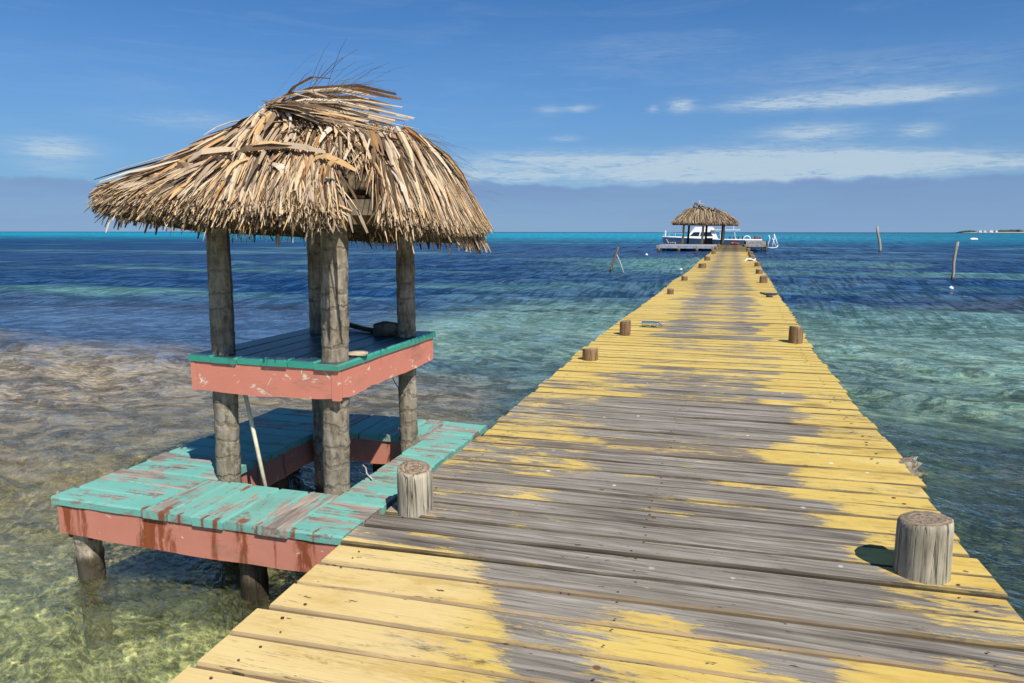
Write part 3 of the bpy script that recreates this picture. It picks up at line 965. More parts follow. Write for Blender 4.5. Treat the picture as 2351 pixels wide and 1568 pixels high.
# white rope round the one post
b = MB()
b.tube([(0.98 + 0.175 * math.cos(a), 38.0 + 0.175 * math.sin(a), 0.10 + 0.05 * math.sin(2 * a)) for a in np.linspace(0, 6.2, 14)] + [(0.74, 37.7, 0.12), (0.66, 37.4, 0.03)], 0.035, 6)
o = b.build('mooring_rope', m_white, None, True)
tag(o, 'loop of white rope round a stub on the right pier edge', 'rope')

# iron cleat lying on the right of the deck
b = MB()
b.tube([(0.66, 17.3, 0.075), (0.76, 17.3, 0.055), (0.98, 17.3, 0.05), (1.08, 17.3, 0.065)], [0.018, 0.03, 0.03, 0.016], 8)
b.box(0.80, 0.94, 17.26, 17.34, 0.0 + sag(17.3), 0.035)
o = b.build('iron_cleat', m_rope_d, None, True)
tag(o, 'low dark iron cleat on the right side of the yellow deck', 'cleat')

# clear bottle lying near the taller left post
mg = Mat('clear bottle plastic')
gb = mg.node('ShaderNodeBsdfGlass'); gb.inputs['Roughness'].default_value = 0.08; gb.inputs['IOR'].default_value = 1.2
gb.inputs['Color'].default_value = (0.9, 0.93, 0.9, 1)
m_bottle = mg.out(gb.outputs[0])
bt = empty('bottle', (-1.12, 10.95, sag(10.95) + 0.045))
tag(bt, 'clear plastic bottle lying on the deck beside the taller left post', 'bottle')
b = MB()
b.tube([(-0.15, 0, 0), (-0.14, 0, 0), (0.05, 0.01, 0), (0.10, 0.012, 0), (0.14, 0.014, 0)], [0.03, 0.042, 0.042, 0.03, 0.015], 12)
b.build('body', m_bottle, bt, True)
b = MB(); b.tube([(0.142, 0.014, 0), (0.17, 0.015, 0)], 0.017, 10)
b.build('cap', m_bluegrey, bt, True)

# broken pile head sticking out below the right edge
st = MB()
q = random.Random(8)
n = 18
rings = []
for (px, py, pz, rr) in [(0.88, 4.98, -0.30, 0.10), (1.02, 4.97, -0.16, 0.105), (1.12, 4.95, -0.075, 0.10), (1.185, 4.93, -0.035, 0.085)]:
    ring = []
    for k in range(n):
        a = 2 * math.pi * k / n
        w_ = rr * (1 + 0.10 * math.sin(5 * a + px * 9) + q.uniform(-0.07, 0.07))
        e = q.uniform(-0.02, 0.05) if px > 1.18 else 0
        ring.append((px + e - 0.35 * w_ * math.sin(a), py + w_ * math.cos(a) * 1.0, pz + e * 0.4 + w_ * math.sin(a) * 0.75))
    rings.append(ring)
for k_, ring in enumerate(rings):
    st.v += ring
for i in range(len(rings) - 1):
    for k in range(n):
        st.f.append((i * n + k, (i + 1) * n + k, (i + 1) * n + (k + 1) % n, i * n + (k + 1) % n))
st.v.append((1.15, 4.93, -0.05))
for k in range(n):
    st.f.append((3 * n + k, len(st.v) - 1, 3 * n + (k + 1) % n))
o = st.build('broken_log', m_post, None, False)
tag(o, 'splintered grey log end jutting out under the right pier edge', 'log')


# ================================================================ TURQUOISE PLATFORM
BX0, BX1, BY0, BY1 = -3.56, -1.735, 2.885, 5.03
PX0, PX1, PY0, PY1 = -2.90, -2.045, 3.375, 4.53
BZ = -0.012
plat = empty('bench_platform', ((BX0 + BX1) / 2, (BY0 + BY1) / 2, BZ))
tag(plat, 'turquoise board platform with salmon edges built round a square well, beside the pier', 'platform')
bi = Matrix.Translation((-(BX0 + BX1) / 2, -(BY0 + BY1) / 2, -BZ))


def onplat(o):
    o.parent = plat
    o.matrix_parent_inverse = bi
    return o


R2 = random.Random(21)


def board(x0, x1, y0, y1, ztop, mat, name='plank', t=0.045, adopt=onplat, seg=7, jit=0.003):
    """a board whose length follows its longer side"""
    L, w = x1 - x0, y1 - y0
    along_y = w > L
    if along_y: L, w = w, L
    me = plank_mesh(name, L, w - 0.007, t, seg, jit, mat, R2, 0.008, R2.uniform(-0.003, 0.003))
    o = link(name, me, None, ((x0 + x1) / 2, (y0 + y1) / 2, ztop + R2.uniform(-0.0025, 0.0025)), (R2.uniform(-0.008, 0.008), 0, (math.pi / 2 if along_y else 0) + R2.uniform(-0.006, 0.006)))
    return adopt(o)


# left side, boards along X
ys = [BY0, 3.05, 3.21, 3.40, 3.57, 3.75, 3.93, 4.11, 4.29, 4.47, 4.66, 4.85, BY1]
for a, c in zip(ys[:-1], ys[1:]):
    board(BX0 + R2.uniform(-0.02, 0.012), PX0 - 0.035 if a < 3.3 else PX0 + 0.02, a, c, BZ, m_turq_x)
# front strip, boards along Y
xs = [PX0 - 0.035, -2.775, -2.615, -2.425, -2.235, PX1]
for a, c in zip(xs[:-1], xs[1:]):
    board(a, c, BY0 + R2.uniform(-0.006, 0.006), PY0 + R2.uniform(-0.004, 0.012), BZ, m_turq_x)
# right side beside the pier, boards along X
ys = [BY0, 3.10, 3.30, 3.47, 3.66, 3.82, 4.00, 4.17, 4.35, 4.52, 4.70, 4.86, BY1]
for a, c in zip(ys[:-1], ys[1:]):
    board(PX1 + 0.002, BX1 + R2.uniform(-0.006, 0.006), a, c, BZ, m_turq_x)
# back strip, boards along Y
xs = [PX0 + 0.022, -2.72, -2.56, -2.40, -2.23, PX1]
for a, c in zip(xs[:-1], xs[1:]):
    board(a, c, PY1, BY1 + R2.uniform(-0.02, 0.02), BZ, m_turq_x)
# salmon edge boards: outside and round the well
fz1, fh = BZ - 0.047, 0.165


def edge_board(x0, x1, y0, y1, mat, z1=None, h=None, adopt=onplat, name='edge_board'):
    z1 = fz1 if z1 is None else z1
    h = fh if h is None else h
    L, w = x1 - x0, y1 - y0
    ay = w > L
    if ay: L, w = w, L
    seg = 10
    v, f = [], []
    for i in range(seg + 1):
        s = -L / 2 + L * i / seg
        bot = -h + R2.uniform(-0.004, 0.004) - 0.012 * math.sin(math.pi * i / seg)
        v += [(s, -w / 2, bot), (s, -w / 2, 0), (s, w / 2, 0), (s, w / 2, bot)]
    for i in range(seg):
        for k in range(4):
            k2 = (k + 1) % 4
            f.append((i * 4 + k, (i + 1) * 4 + k, (i + 1) * 4 + k2, i * 4 + k2))
    f += [(0, 1, 2, 3), tuple(seg * 4 + k for k in (3, 2, 1, 0))]
    me = mesh(name, v, f, mat)
    return adopt(link(name, me, None, ((x0 + x1) / 2, (y0 + y1) / 2, z1), (0, 0, math.pi / 2 if ay else 0)))


edge_board(BX0 + 0.02, BX1, BY0 + 0.012, BY0 + 0.05, m_salmon)
edge_board(BX0 + 0.02, BX0 + 0.058, BY0 + 0.052, BY1 - 0.01, m_salmon)
edge_board(BX0 + 0.06, BX1, BY1 - 0.05, BY1 - 0.012, m_salmon)
edge_board(PX0 - 0.03, PX0 + 0.005, PY0 + 0.002, PY1 + 0.02, m_salmon_in)
edge_board(PX0 + 0.007, PX1 + 0.02, PY1 + 0.012, PY1 + 0.048, m_salmon_in)
edge_board(PX1 + 0.012, PX1 + 0.046, PY0 + 0.002, PY1 + 0.010, m_salmon_in)
edge_board(PX0 - 0.03, PX1 + 0.046, PY0 - 0.05, PY0 - 0.012, m_salmon_in)


def trunk(name, p0, p1, r0, r1, mat, adopt, n=16, ring=0.055, seed=1, rough=0.06):
    q = random.Random(seed)
    p0, p1 = Vector(p0), Vector(p1)
    L = (p1 - p0).length
    m_ = max(4, int(L / (ring / 2)))
    v, f = [], []
    bend = Vector((q.uniform(-1, 1), q.uniform(-1, 1), 0)) * 0.012
    ph = q.uniform(0, 6)
    for i in range(m_ + 1):
        t = i / m_
        c = (p1 - p0) * t + bend * math.sin(math.pi * t)
        r = r0 + (r1 - r0) * t
        r *= 1 + q.choice([rough, rough * 0.4, 0, -rough * 0.5, -rough * 0.3]) * q.uniform(0.4, 1.0)
        for k in range(n):
            a = 2 * math.pi * k / n
            rr = r * (1 + 0.02 * math.sin(2 * a + ph) + q.uniform(-0.022, 0.022))
            v.append((c.x + rr * math.cos(a), c.y + rr * math.sin(a), c.z + 0.010 * math.sin(a + ph + i)))
    for i in range(m_):
        for k in range(n):
            f.append((i * n + k, i * n + (k + 1) % n, (i + 1) * n + (k + 1) % n, (i + 1) * n + k))
    f.append(tuple(range(n))[::-1])
    f.append(tuple(m_ * n + k for k in range(n)))
    return adopt(link(name, mesh(name, v, f, mat, True), None, p0))


m_leg = mat_palm_trunk('platform leg', 1.25, 5.0)
for k, (x, y) in enumerate([(-3.455, 2.99), (-2.36, 3.02), (-3.42, 4.92), (-2.6, 4.95), (-3.02, 4.2), (-1.95, 4.9)]):
    trunk('leg', (x + 0.01, y, -1.5), (x, y, fz1 - 0.012 - (0.0 if k else 0.05)), 0.075, 0.07, m_leg if k == 0 else m_pile, onplat, 14, 0.07, k)
b = MB(); b.box(-3.535, -3.375, 2.945, 3.05, fz1 - 0.21, fz1 - 0.068)
onplat(b.build('bearer', m_pile))
for yb in (3.12, 4.78):
    b = MB(); b.box(-3.49, -1.75, yb - 0.03, yb + 0.03, fz1 - 0.13, fz1 - 0.006)
    onplat(b.build('joist', m_pile))


# ================================================================ THATCHED HUT
HC = (-2.48, 3.95)
hut = empty('thatched_hut', (HC[0], HC[1], BZ))
tag(hut, 'small open hut of four palm trunks with shaggy thatch and a salmon edged table', 'hut')
hi = Matrix.Translation((-HC[0], -HC[1], -BZ))


def onhut(o):
    o.parent = hut
    o.matrix_parent_inverse = hi
    return o


for k, (xa, ya, za, xb, yb, r0, r1) in enumerate([
        (-2.872, 3.455, -1.35, -2.815, 3.46, 0.073, 0.063), (-2.135, 3.462, -1.35, -2.068, 3.475, 0.071, 0.074),
        (-2.795, 4.42, -1.4, -2.775, 4.42, 0.070, 0.066), (-2.095, 4.43, -1.4, -2.10, 4.42, 0.064, 0.060)]):
    # trunk stands in the sea bed and carries the roof
    trunk('post', (xa, ya, za), (xb, yb, 1.60), r0, r1, m_trunk, onhut, 18, 0.062, 40 + k, 0.07)
# table round the posts
TX0, TX1, TY0, TY1, TZ = -2.985, -1.995, 3.348, 4.66, 0.745
tbl = empty('table', (0, 0, 0))
onhut(tbl)
tbl['label'] = 'square table boxed in with chipped salmon boards between the trunks'


def ontbl(o):
    o.parent = tbl
    return o


xs = [TX0, -2.825, -2.655, -2.49, -2.325, -2.15, TX1]
for a, c in zip(xs[:-1], xs[1:]):
    board(a, c, TY0 + R2.uniform(-0.006, 0.006), TY1 + R2.uniform(-0.015, 0.015), TZ, m_top, 'table_board', 0.036, ontbl, 8)
tz = TZ - 0.038
edge_board(TX0 + 0.045, TX1 - 0.06, TY0 + 0.011, TY0 + 0.033, m_salmon_t, tz, 0.165, ontbl, 'skirt_board')
b = MB(); b.box(TX0 + 0.008, TX0 + 0.042, TY0 + 0.008, TY0 + 0.034, tz - 0.17, tz - 0.001); ontbl(b.build('corner_block', m_salmon_t))
b = MB(); b.box(TX1 - 0.057, TX1 - 0.010, TY0 + 0.008, TY0 + 0.034, tz - 0.172, tz - 0.001); ontbl(b.build('corner_block', m_salmon_t))
edge_board(TX1 - 0.042, TX1 - 0.012, TY0 + 0.046, TY0 + 0.36, m_salmon_t, tz, 0.160, ontbl, 'skirt_board')
edge_board(TX1 - 0.043, TX1 - 0.013, TY0 + 0.363, TY1 - 0.012, m_salmon_t, tz, 0.158, ontbl, 'skirt_board')
edge_board(TX0 + 0.008, TX0 + 0.04, TY0 + 0.048, TY1 - 0.012, m_salmon_t, tz, 0.16, ontbl, 'skirt_board')
edge_board(TX0 + 0.042, TX1 - 0.046, TY1 - 0.045, TY1 - 0.014, m_salmon_t, tz, 0.16, ontbl, 'skirt_board')
# roof timbers
for (x0, x1, y0, y1, z0, z1) in [(-2.90, -1.76, 3.36, 3.41, 1.535, 1.615), (-2.97, -1.76, 4.49, 4.54, 1.52, 1.60),
                                 (-2.90, -2.85, 3.42, 4.48, 1.49, 1.545), (-2.005, -1.955, 3.42, 4.48, 1.49, 1.545)]:
    b = MB(); b.box(x0, x1, y0, y1, z0, z1)
    onhut(b.build('beam', m_beam))


class Roof:
    """thatched hip roof: eave outline, ridge segment and a bulging surface between them"""
    def __init__(self, c, a, b, p, A, B, zc, bulge, sag_mid):
        self.c, self.a, self.b, self.p, self.A, self.B, self.zc, self.bulge, self.sm = c, a, b, p, np.array(A), np.array(B), zc, bulge, sag_mid
        self.notch = None

    def eave(self, th):
        ct, s_ = np.cos(th), np.sin(th)
        r = (np.abs(ct / self.a) ** self.p + np.abs(s_ / self.b) ** self.p) ** (-1 / self.p)
        x, y = r * ct, r * s_
        u, v = np.clip(x / self.a, -1, 1) * 0.5 + 0.5, np.clip(y / self.b, -1, 1) * 0.5 + 0.5
        z00, z10, z01, z11 = self.zc          # front-left, front-right, back-left, back-right
        z = z00 * (1 - u) * (1 - v) + z10 * u * (1 - v) + z01 * (1 - u) * v + z11 * u * v
        cor = np.minimum(np.abs(x / self.a), np.abs(y / self.b))
        z = z - self.sm * (1 - cor)
        return np.stack([self.c[0] + x, self.c[1] + y, z], -1)

    def ridge(self, E):
        AB = self.B - self.A
        t = ((E - self.A) @ AB) / (AB @ AB)
        t = np.clip(t * 0.75 + 0.02, 0, 1)
        return self.A + t[..., None] * AB

    def P(self, th, t):
        E = self.eave(th)
        Rg = self.ridge(E)
        q = Rg + (E - Rg) * t[..., None]
        bl = self.bulge(th) if callable(self.bulge) else self.bulge
        q[..., 2] += bl * np.sin(np.clip(t, 0, 1.0) * np.pi)
        return q

    def N(self, th, t):
        e = 1e-3
        a = self.P(th + e, t) - self.P(th - e, t)
        b = self.P(th, np.minimum(t + e, 1)) - self.P(th, np.minimum(t + e, 1) - 2 * e)
        n = np.cross(b, a)
        n *= np.sign(n[..., 2:3] + 1e-9)
        return n / np.maximum(np.linalg.norm(n, axis=-1, keepdims=True), 1e-9)


def strands(roof, th, t0, length, width, off0, off1, drift, r, nst=4, droop=0.03, tip=0.5, kink=0.0):
    """folded leaf strips lying down the slope; returns vertices and quads (12 verts, 6 quads each)"""
    n = len(th)
    E = roof.eave(th)
    slope = np.linalg.norm(E - roof.ridge(E), axis=1)
    pts = []
    for i in range(nst):
        k = i / (nst - 1)
        t = t0 + k * length / slope
        over = np.maximum(t - 1.0, 0)
        tc = np.minimum(t, 1.0)
        thk = th + drift * k / np.maximum(t, 0.25)
        q = roof.P(thk, np.maximum(tc, 0.0))
        N = roof.N(thk, np.clip(tc, 0.05, 0.99))
        Ek = roof.eave(thk)
        d = Ek - roof.ridge(Ek)
        d /= np.linalg.norm(d, axis=1, keepdims=True)
        d[:, 2] -= 0.40
        q = q + d * (over * slope)[:, None]
        off = off0 + (off1 - off0) * k + kink * np.sin(np.pi * k)
        q = q + N * off[:, None]
        q[:, 2] -= droop * np.clip(t - 0.9, 0, 1) * 2
        pts.append(q)
    pts = np.stack(pts, 1)                      # n, nst, 3
    tan = np.gradient(pts, axis=1)
    tan /= np.linalg.norm(tan, axis=2, keepdims=True) + 1e-9
    Nn = np.repeat(roof.N(th, np.clip(t0, 0.05, 0.95))[:, None, :], nst, 1)
    side = np.cross(tan, Nn)
    side /= np.linalg.norm(side, axis=2, keepdims=True) + 1e-9
    up = np.cross(side, tan)
    roll = r.normal(0, 0.65, n)[:, None, None]
    s2 = side * np.cos(roll) + up * np.sin(roll)
    u2 = -side * np.sin(roll) + up * np.cos(roll)
    prof = np.array([0.7, 1.0, 0.95, tip])[:nst] if nst == 4 else np.linspace(1, tip, nst)
    w = width[:, None, None] * prof[None, :, None]
    L = pts - s2 * w * 0.5
    Rr = pts + s2 * w * 0.5
    Mm = pts + u2 * w * 0.28
    V = np.stack([L, Mm, Rr], 2).reshape(n, nst * 3, 3)
    base = (np.arange(n) * nst * 3)[:, None]
    F = []
    for i in range(nst - 1):
        for k in range(2):
            a = i * 3 + k
            F.append(np.concatenate([base + a, base + a + 1, base + a + 4, base + a + 3], 1))
    F = np.stack(F, 1)
    return V, F


def in_notch(roof, th, tend):
    if roof.notch is None: return np.zeros(len(th), bool)
    c, w, tmax = roof.notch
    d = np.abs((th - c + np.pi) % (2 * np.pi) - np.pi)
    return (d < w) & (tend > tmax + 0.12 * (d / w))


def hull_mesh(roof, name, mat, nth=72, nt=10, thick=0.10, inset=0.02):
    th = np.linspace(0, 2 * np.pi, nth, endpoint=False)
    V = []
    for lay in (0, 1):
        for j in range(nt + 1):
            t = np.full(nth, 0.0 + 0.985 * j / nt)
            if roof.notch is not None:
                c, w, tmax = roof.notch
                d = np.abs((th - c + np.pi) % (2 * np.pi) - np.pi)
                lim = np.where(d < w, tmax + (0.985 - tmax) * (d / w) ** 3, 0.985)
                t = np.minimum(t, lim)
            q = roof.P(th, t)
            q[:, 2] -= inset + lay * (thick * (0.3 + 0.7 * j / nt))
            V.append(q)
    V = np.concatenate(V)
    F = []
    row = nth
    for j in range(nt):
        for k in range(nth):
            k2 = (k + 1) % nth
            F.append((j * row + k, (j + 1) * row + k, (j + 1) * row + k2, j * row + k2))
            o = (nt + 1) * row
            F.append((o + j * row + k, o + j * row + k2, o + (j + 1) * row + k2, o + (j + 1) * row + k))
    o = (nt + 1) * row
    for k in range(nth):
        k2 = (k + 1) % nth
        F.append((nt * row + k, o + nt * row + k, o + nt * row + k2, nt * row + k2))
    return fast_mesh(name, V, np.array(F), mat)


def thatch_layers(roof, r, rows, density, scale=1.0):
    Vs, Fs, o = [], [], 0
    for ri, t0 in enumerate(rows):
        n = int(density * (0.45 + 0.75 * t0))
        th = r.uniform(0, 2 * np.pi, n)
        tt = np.clip(t0 + r.normal(0, 0.035, n), 0, 0.97)
        ln = r.uniform(0.30, 0.66, n) * scale
        sl = np.linalg.norm(roof.eave(th) - roof.ridge(roof.eave(th)), axis=1)
        ln = np.minimum(ln, np.maximum((1.0 + np.abs(r.normal(0, 0.03, n)) - tt) * sl, 0.07 * scale))
        wd = r.uniform(0.005, 0.012, n) * scale * np.where(r.random(n) < 0.15, 2.2, 1)
        off0 = r.uniform(-0.012, 0.034, n) * scale - (0.07 * scale * r.random(n) if t0 > 0.86 else 0)
        off1 = off0 + r.uniform(-0.015, 0.032, n) * scale
        dr = r.normal(0, 0.035, n) + 0.035 * np.sin(th * 3 + ri)
        tend = tt + ln / sl
        keep = ~in_notch(roof, th, tend)
        V, F = strands(roof, th[keep], tt[keep], ln[keep], wd[keep], off0[keep], off1[keep], dr[keep], r, tip=0.28)
        Vs.append(V.reshape(-1, 3)); Fs.append(F.reshape(-1, 4) + o); o += V.shape[0] * V.shape[1]
    return np.concatenate(Vs), np.concatenate(Fs)


def ribbon(pts, w, twist=0.0, fold=0.25, taper=(0.8, 1, 1, 0.4), up=Vector((0, 0, 1))):
    """one free leaf or fibre through given points"""
    pts = [Vector(p) for p in pts]
    n = len(pts)
    v, f = [], []
    for i, p in enumerate(pts):
        t = (pts[min(i + 1, n - 1)] - pts[max(i - 1, 0)]).normalized()
        s = t.cross(up)
        s = s.normalized() if s.length > 1e-4 else Vector((1, 0, 0))
        u = s.cross(t)
        a = twist * i / max(1, n - 1)
        s2 = s * math.cos(a) + u * math.sin(a)
        u2 = u * math.cos(a) - s * math.sin(a)
        ww = w * np.interp(i / (n - 1), np.linspace(0, 1, len(taper)), taper)
        v += [tuple(p - s2 * ww / 2), tuple(p + u2 * ww * fold), tuple(p + s2 * ww / 2)]
    for i in range(n - 1):
        for k in range(2):
            a = i * 3 + k
            f.append((a, a + 1, a + 4, a + 3))
    return v, f


def rbulge(th):
    # fuller on the right and back, where the thatch has slumped outwards
    return 0.0 + 0.11 * np.exp(-(((th - 0.55 + np.pi) % (2 * np.pi) - np.pi) / 0.8) ** 2) - 0.07 * np.exp(-(((th + 2.7 + np.pi) % (2 * np.pi) - np.pi) / 1.0) ** 2) + 0.05 * np.exp(-(((th + 1.0 + np.pi) % (2 * np.pi) - np.pi) / 0.5) ** 2)


roof1 = Roof((-2.51, 4.00), 0.885, 0.985, 5.5, (-2.72, 3.90, 2.16), (-2.04, 4.25, 2.07), (1.67, 1.555, 1.52, 1.495), rbulge, 0.035)
roof1.notch = (math.atan2(-0.93, 0.86), 0.115, 0.70)
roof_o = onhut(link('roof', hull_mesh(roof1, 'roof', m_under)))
r1 = np.random.default_rng(17)
rows = [0.02, 0.08, 0.15, 0.22, 0.29, 0.36, 0.43, 0.50, 0.57, 0.63, 0.69, 0.74, 0.79, 0.83, 0.87, 0.90, 0.92, 0.94, 0.95, 0.96]
V, F = thatch_layers(roof1, r1, rows, 2100)
th_o = link('thatch', fast_mesh('thatch', V, F, m_thatch), roof_o)
th_o['kind'] = 'stuff'
# ragged fringe hanging inside the far eaves
fr_ = MB()
for k in range(900):
    th = r1.uniform(0, 2 * np.pi) if k < 420 else r1.uniform(0.2, 3.0)
    t = r1.uniform(0.86, 1.0)
    if in_notch(roof1, np.array([th]), np.array([t + 0.05]))[0]: continue
    p = roof1.P(np.array([th]), np.array([t]))[0]
    p[2] -= 0.07
    L_ = r1.uniform(0.05, 0.13)
    d = np.array([math.cos(th) * 0.25 + r1.normal(0, .15), math.sin(th) * 0.25 + r1.normal(0, .15), -1.0]) * L_
    v, f = ribbon([p, p + d * 0.5, p + d], r1.uniform(0.008, 0.02), r1.normal(0, 0.6), 0.2, (1, 0.9, 0.5), Vector((math.cos(th + 1.3), math.sin(th + 1.3), 0.1)))
    fr_.add(v, f)
o = fr_.build('inner_fringe', m_thatch_far, roof_o)
o['kind'] = 'stuff'
# individual big dry leaves: down the slopes, the bent ones, and the cap that the wind has lifted
def add_leaf(v, f):
    me = mesh('palm_leaf', v, f, m_leaf)
    link('palm_leaf', me, roof_o)


nleaf = 0
front = -np.pi / 2
for k in range(165):
    th = np.array([r1.normal(front + 0.35, 0.95)])
    t0 = np.array([abs(r1.normal(0.10, 0.22)) if k < 120 else r1.uniform(0.2, 0.7)])
    t0 = np.minimum(t0, 0.75)
    ln = np.array([r1.uniform(0.25, 0.60)])
    sl_ = np.linalg.norm(roof1.eave(th) - roof1.ridge(roof1.eave(th)), axis=1)
    ln = np.minimum(ln, np.maximum((1.02 - t0) * sl_, 0.15))
    if in_notch(roof1, th, t0 + 0.3)[0]: continue
    wd = np.array([r1.uniform(0.016, 0.036)])
    of = np.array([r1.uniform(0.035, 0.06)])
    V, F = strands(roof1, th, t0, ln, wd, of, of + r1.uniform(-0.01, 0.05), np.array([r1.normal(0, 0.06)]), r1, kink=np.array([r1.uniform(-0.01, 0.025)]), tip=0.35)
    add_leaf(V[0].tolist(), F[0].tolist())
    nleaf += 1
apex = np.array([-2.73, 3.88, 2.18])
for k in range(112):                                  # lifted cap fronds, blown to the right
    s_ = r1.uniform(0, 1)
    L_ = r1.uniform(0.45, 0.80)
    yaw_ = rad(r1.normal(20, 26))
    rise = r1.uniform(-0.30, 0.20) if k < 60 else r1.uniform(-0.34, -0.02)
    if k >= 60: L_ *= 1.15
    d = np.array([math.cos(yaw_), math.sin(yaw_), 0.0])
    p0 = apex + np.array([r1.normal(0, 0.02), r1.normal(0, 0.03), r1.normal(0, 0.012) + 0.02])
    pts = [p0, p0 + d * L_ * 0.35 + np.array([0, 0, rise * L_ * 0.45 + 0.03]), p0 + d * L_ * 0.7 + np.array([0, 0, rise * L_ * 0.66 + 0.02]), p0 + d * L_ + np.array([0, 0, rise * L_ * 0.70 - 0.03])]
    v, f = ribbon(pts, r1.uniform(0.012, 0.036), r1.normal(0, 0.8), 0.28, (0.5, 1, 1, 0.55))
    add_leaf(v, f)
for (px, py, L_, ang, lift) in [(-2.80, 3.33, 0.34, 0.3, 0.05), (-2.86, 3.28, 0.28, -0.9, 0.06), (-2.78, 3.36, 0.26, 0.1, 0.03), (-2.50, 3.40, 0.36, 0.25, 0.05),
                                (-2.42, 3.42, 0.30, 0.05, 0.06), (-2.33, 3.45, 0.34, -0.15, 0.05), (-2.60, 3.20, 0.25, -1.2, 0.05), (-2.95, 3.2, 0.22, -1.4, 0.04),
                                (-1.93, 3.18, 0.16, 1.2, 0.08), (-2.1, 3.35, 0.28, -0.5, 0.05), (-2.25, 3.30, 0.26, -0.9, 0.05), (-2.45, 3.22, 0.25, -1.1, 0.05)]:
    th = math.atan2(py - 4.0, px + 2.5)
    best = min((np.linalg.norm(roof1.P(np.array([th]), np.array([t]))[0][:2] - np.array([px, py])), t) for t in np.linspace(0, 1, 41))[1]
    q = roof1.P(np.array([th]), np.array([best]))[0]
    nn = roof1.N(np.array([th]), np.array([min(best, 0.95)]))[0]
    d = np.array([math.cos(ang), 0.15 * math.sin(ang), 0.55 * math.sin(ang)])
    p0 = q + nn * lift
    v, f = ribbon([p0, p0 + d * L_ * 0.33 + nn * 0.03, p0 + d * L_ * 0.66 + nn * 0.02, p0 + d * L_], r1.uniform(0.035, 0.06), r1.normal(0, 0.7), 0.35, (0.6, 1, 1, 0.5), Vector(nn))
    add_leaf(v, f)
# thin wind-blown fibres
fb = MB()
for k in range(170):
    zone = r1.random()
    if zone < 0.30:
        p0 = apex + np.array([r1.uniform(-0.05, 0.5), r1.normal(0, 0.06), r1.uniform(0.0, 0.06)])
        d = np.array([r1.normal(0.75, 0.35), r1.normal(0.1, 0.3), r1.uniform(0.05, 0.8)])
        L_ = r1.uniform(0.18, 0.55)
    elif zone < 0.62:
        th = r1.normal(0.45, 0.45)
        p0 = roof1.P(np.array([th]), np.array([r1.uniform(0.1, 0.85)]))[0] + np.array([0, 0, 0.03])
        d = np.array([math.cos(th), math.sin(th), r1.uniform(-0.25, 0.10)])
        L_ = r1.uniform(0.10, 0.34)
    else:
        th = r1.normal(math.pi + 0.35, 0.6)
        p0 = roof1.P(np.array([th]), np.array([r1.uniform(0.1, 0.95)]))[0] + np.array([0, 0, 0.025])
        d = np.array([math.cos(th), math.sin(th), r1.uniform(-0.55, -0.05)])
        L_ = r1.uniform(0.10, 0.30)
    d = d / np.linalg.norm(d)
    sagz = np.array([0, 0, -0.25 * L_])
    v, f = ribbon([p0, p0 + d * L_ * 0.4 + sagz * 0.05, p0 + d * L_ * 0.75 + sagz * 0.3, p0 + d * L_ + sagz * 0.7], r1.uniform(0.0022, 0.005), 0.4, 0.3, (1, 1, 0.8, 0.3))
    fb.add(v, f)
for k in range(60):                                     # strips dangling from the eaves
    th = r1.choice([r1.normal(-2.55, 0.35), r1.uniform(0, 6.28)])
    p0 = roof1.P(np.array([th]), np.array([1.0]))[0] + np.array([0, 0, 0.0])
    L_ = r1.uniform(0.05, 0.13)
    d = np.array([math.cos(th) * 0.5 + r1.normal(0, 0.2), math.sin(th) * 0.5, -0.9])
    v, f = ribbon([p0, p0 + d * L_ * 0.5, p0 + d * L_], r1.uniform(0.005, 0.022), r1.normal(0, 0.8), 0.2, (1, 1, 0.6))
    fb.add(v, f)
o = fb.build('loose_fibre', m_leaf, roof_o)
o['kind'] = 'stuff'
# pale rafter end showing in the gap at the near corner
b = MB(); b.tube([(-2.05, 3.33, 1.60), (-1.83, 3.12, 1.50), (-1.80, 3.09, 1.485)], [0.02, 0.022, 0.02], 6)
onhut(b.build('rafter', m_post))


# ---------------------------------------------------------------- things on the hut and platform
def rock(name, loc, s, seed, mat, label, cat, rz=0.0):
    q = random.Random(seed)
    bm = bmesh.new()
    bmesh.ops.create_icosphere(bm, subdivisions=3, radius=1.0)
    ph = [q.uniform(0, 6) for _ in range(6)]
    for v in bm.verts:
        c = v.co
        k = 1 + 0.10 * math.sin(3 * c.x + ph[0]) * math.sin(3 * c.y + ph[1]) + 0.06 * math.sin(6 * c.z + ph[2] + 4 * c.x)
        m4 = (abs(c.x) ** 4 + abs(c.y) ** 4 + abs(c.z) ** 4) ** 0.25
        c *= k / (0.45 + 0.55 * m4)
        c.x *= s[0]; c.y *= s[1]; c.z = max(c.z, -0.75) * s[2]
    me = bpy.data.meshes.new(name)
    bm.to_mesh(me); bm.free()
    me.materials.append(mat)
    me.polygons.foreach_set('use_smooth', [True] * len(me.polygons))
    o = link(name, me, None, (loc[0], loc[1], loc[2] + s[2] * 0.75), (0, 0, rz))
    return tag(o, label, cat)


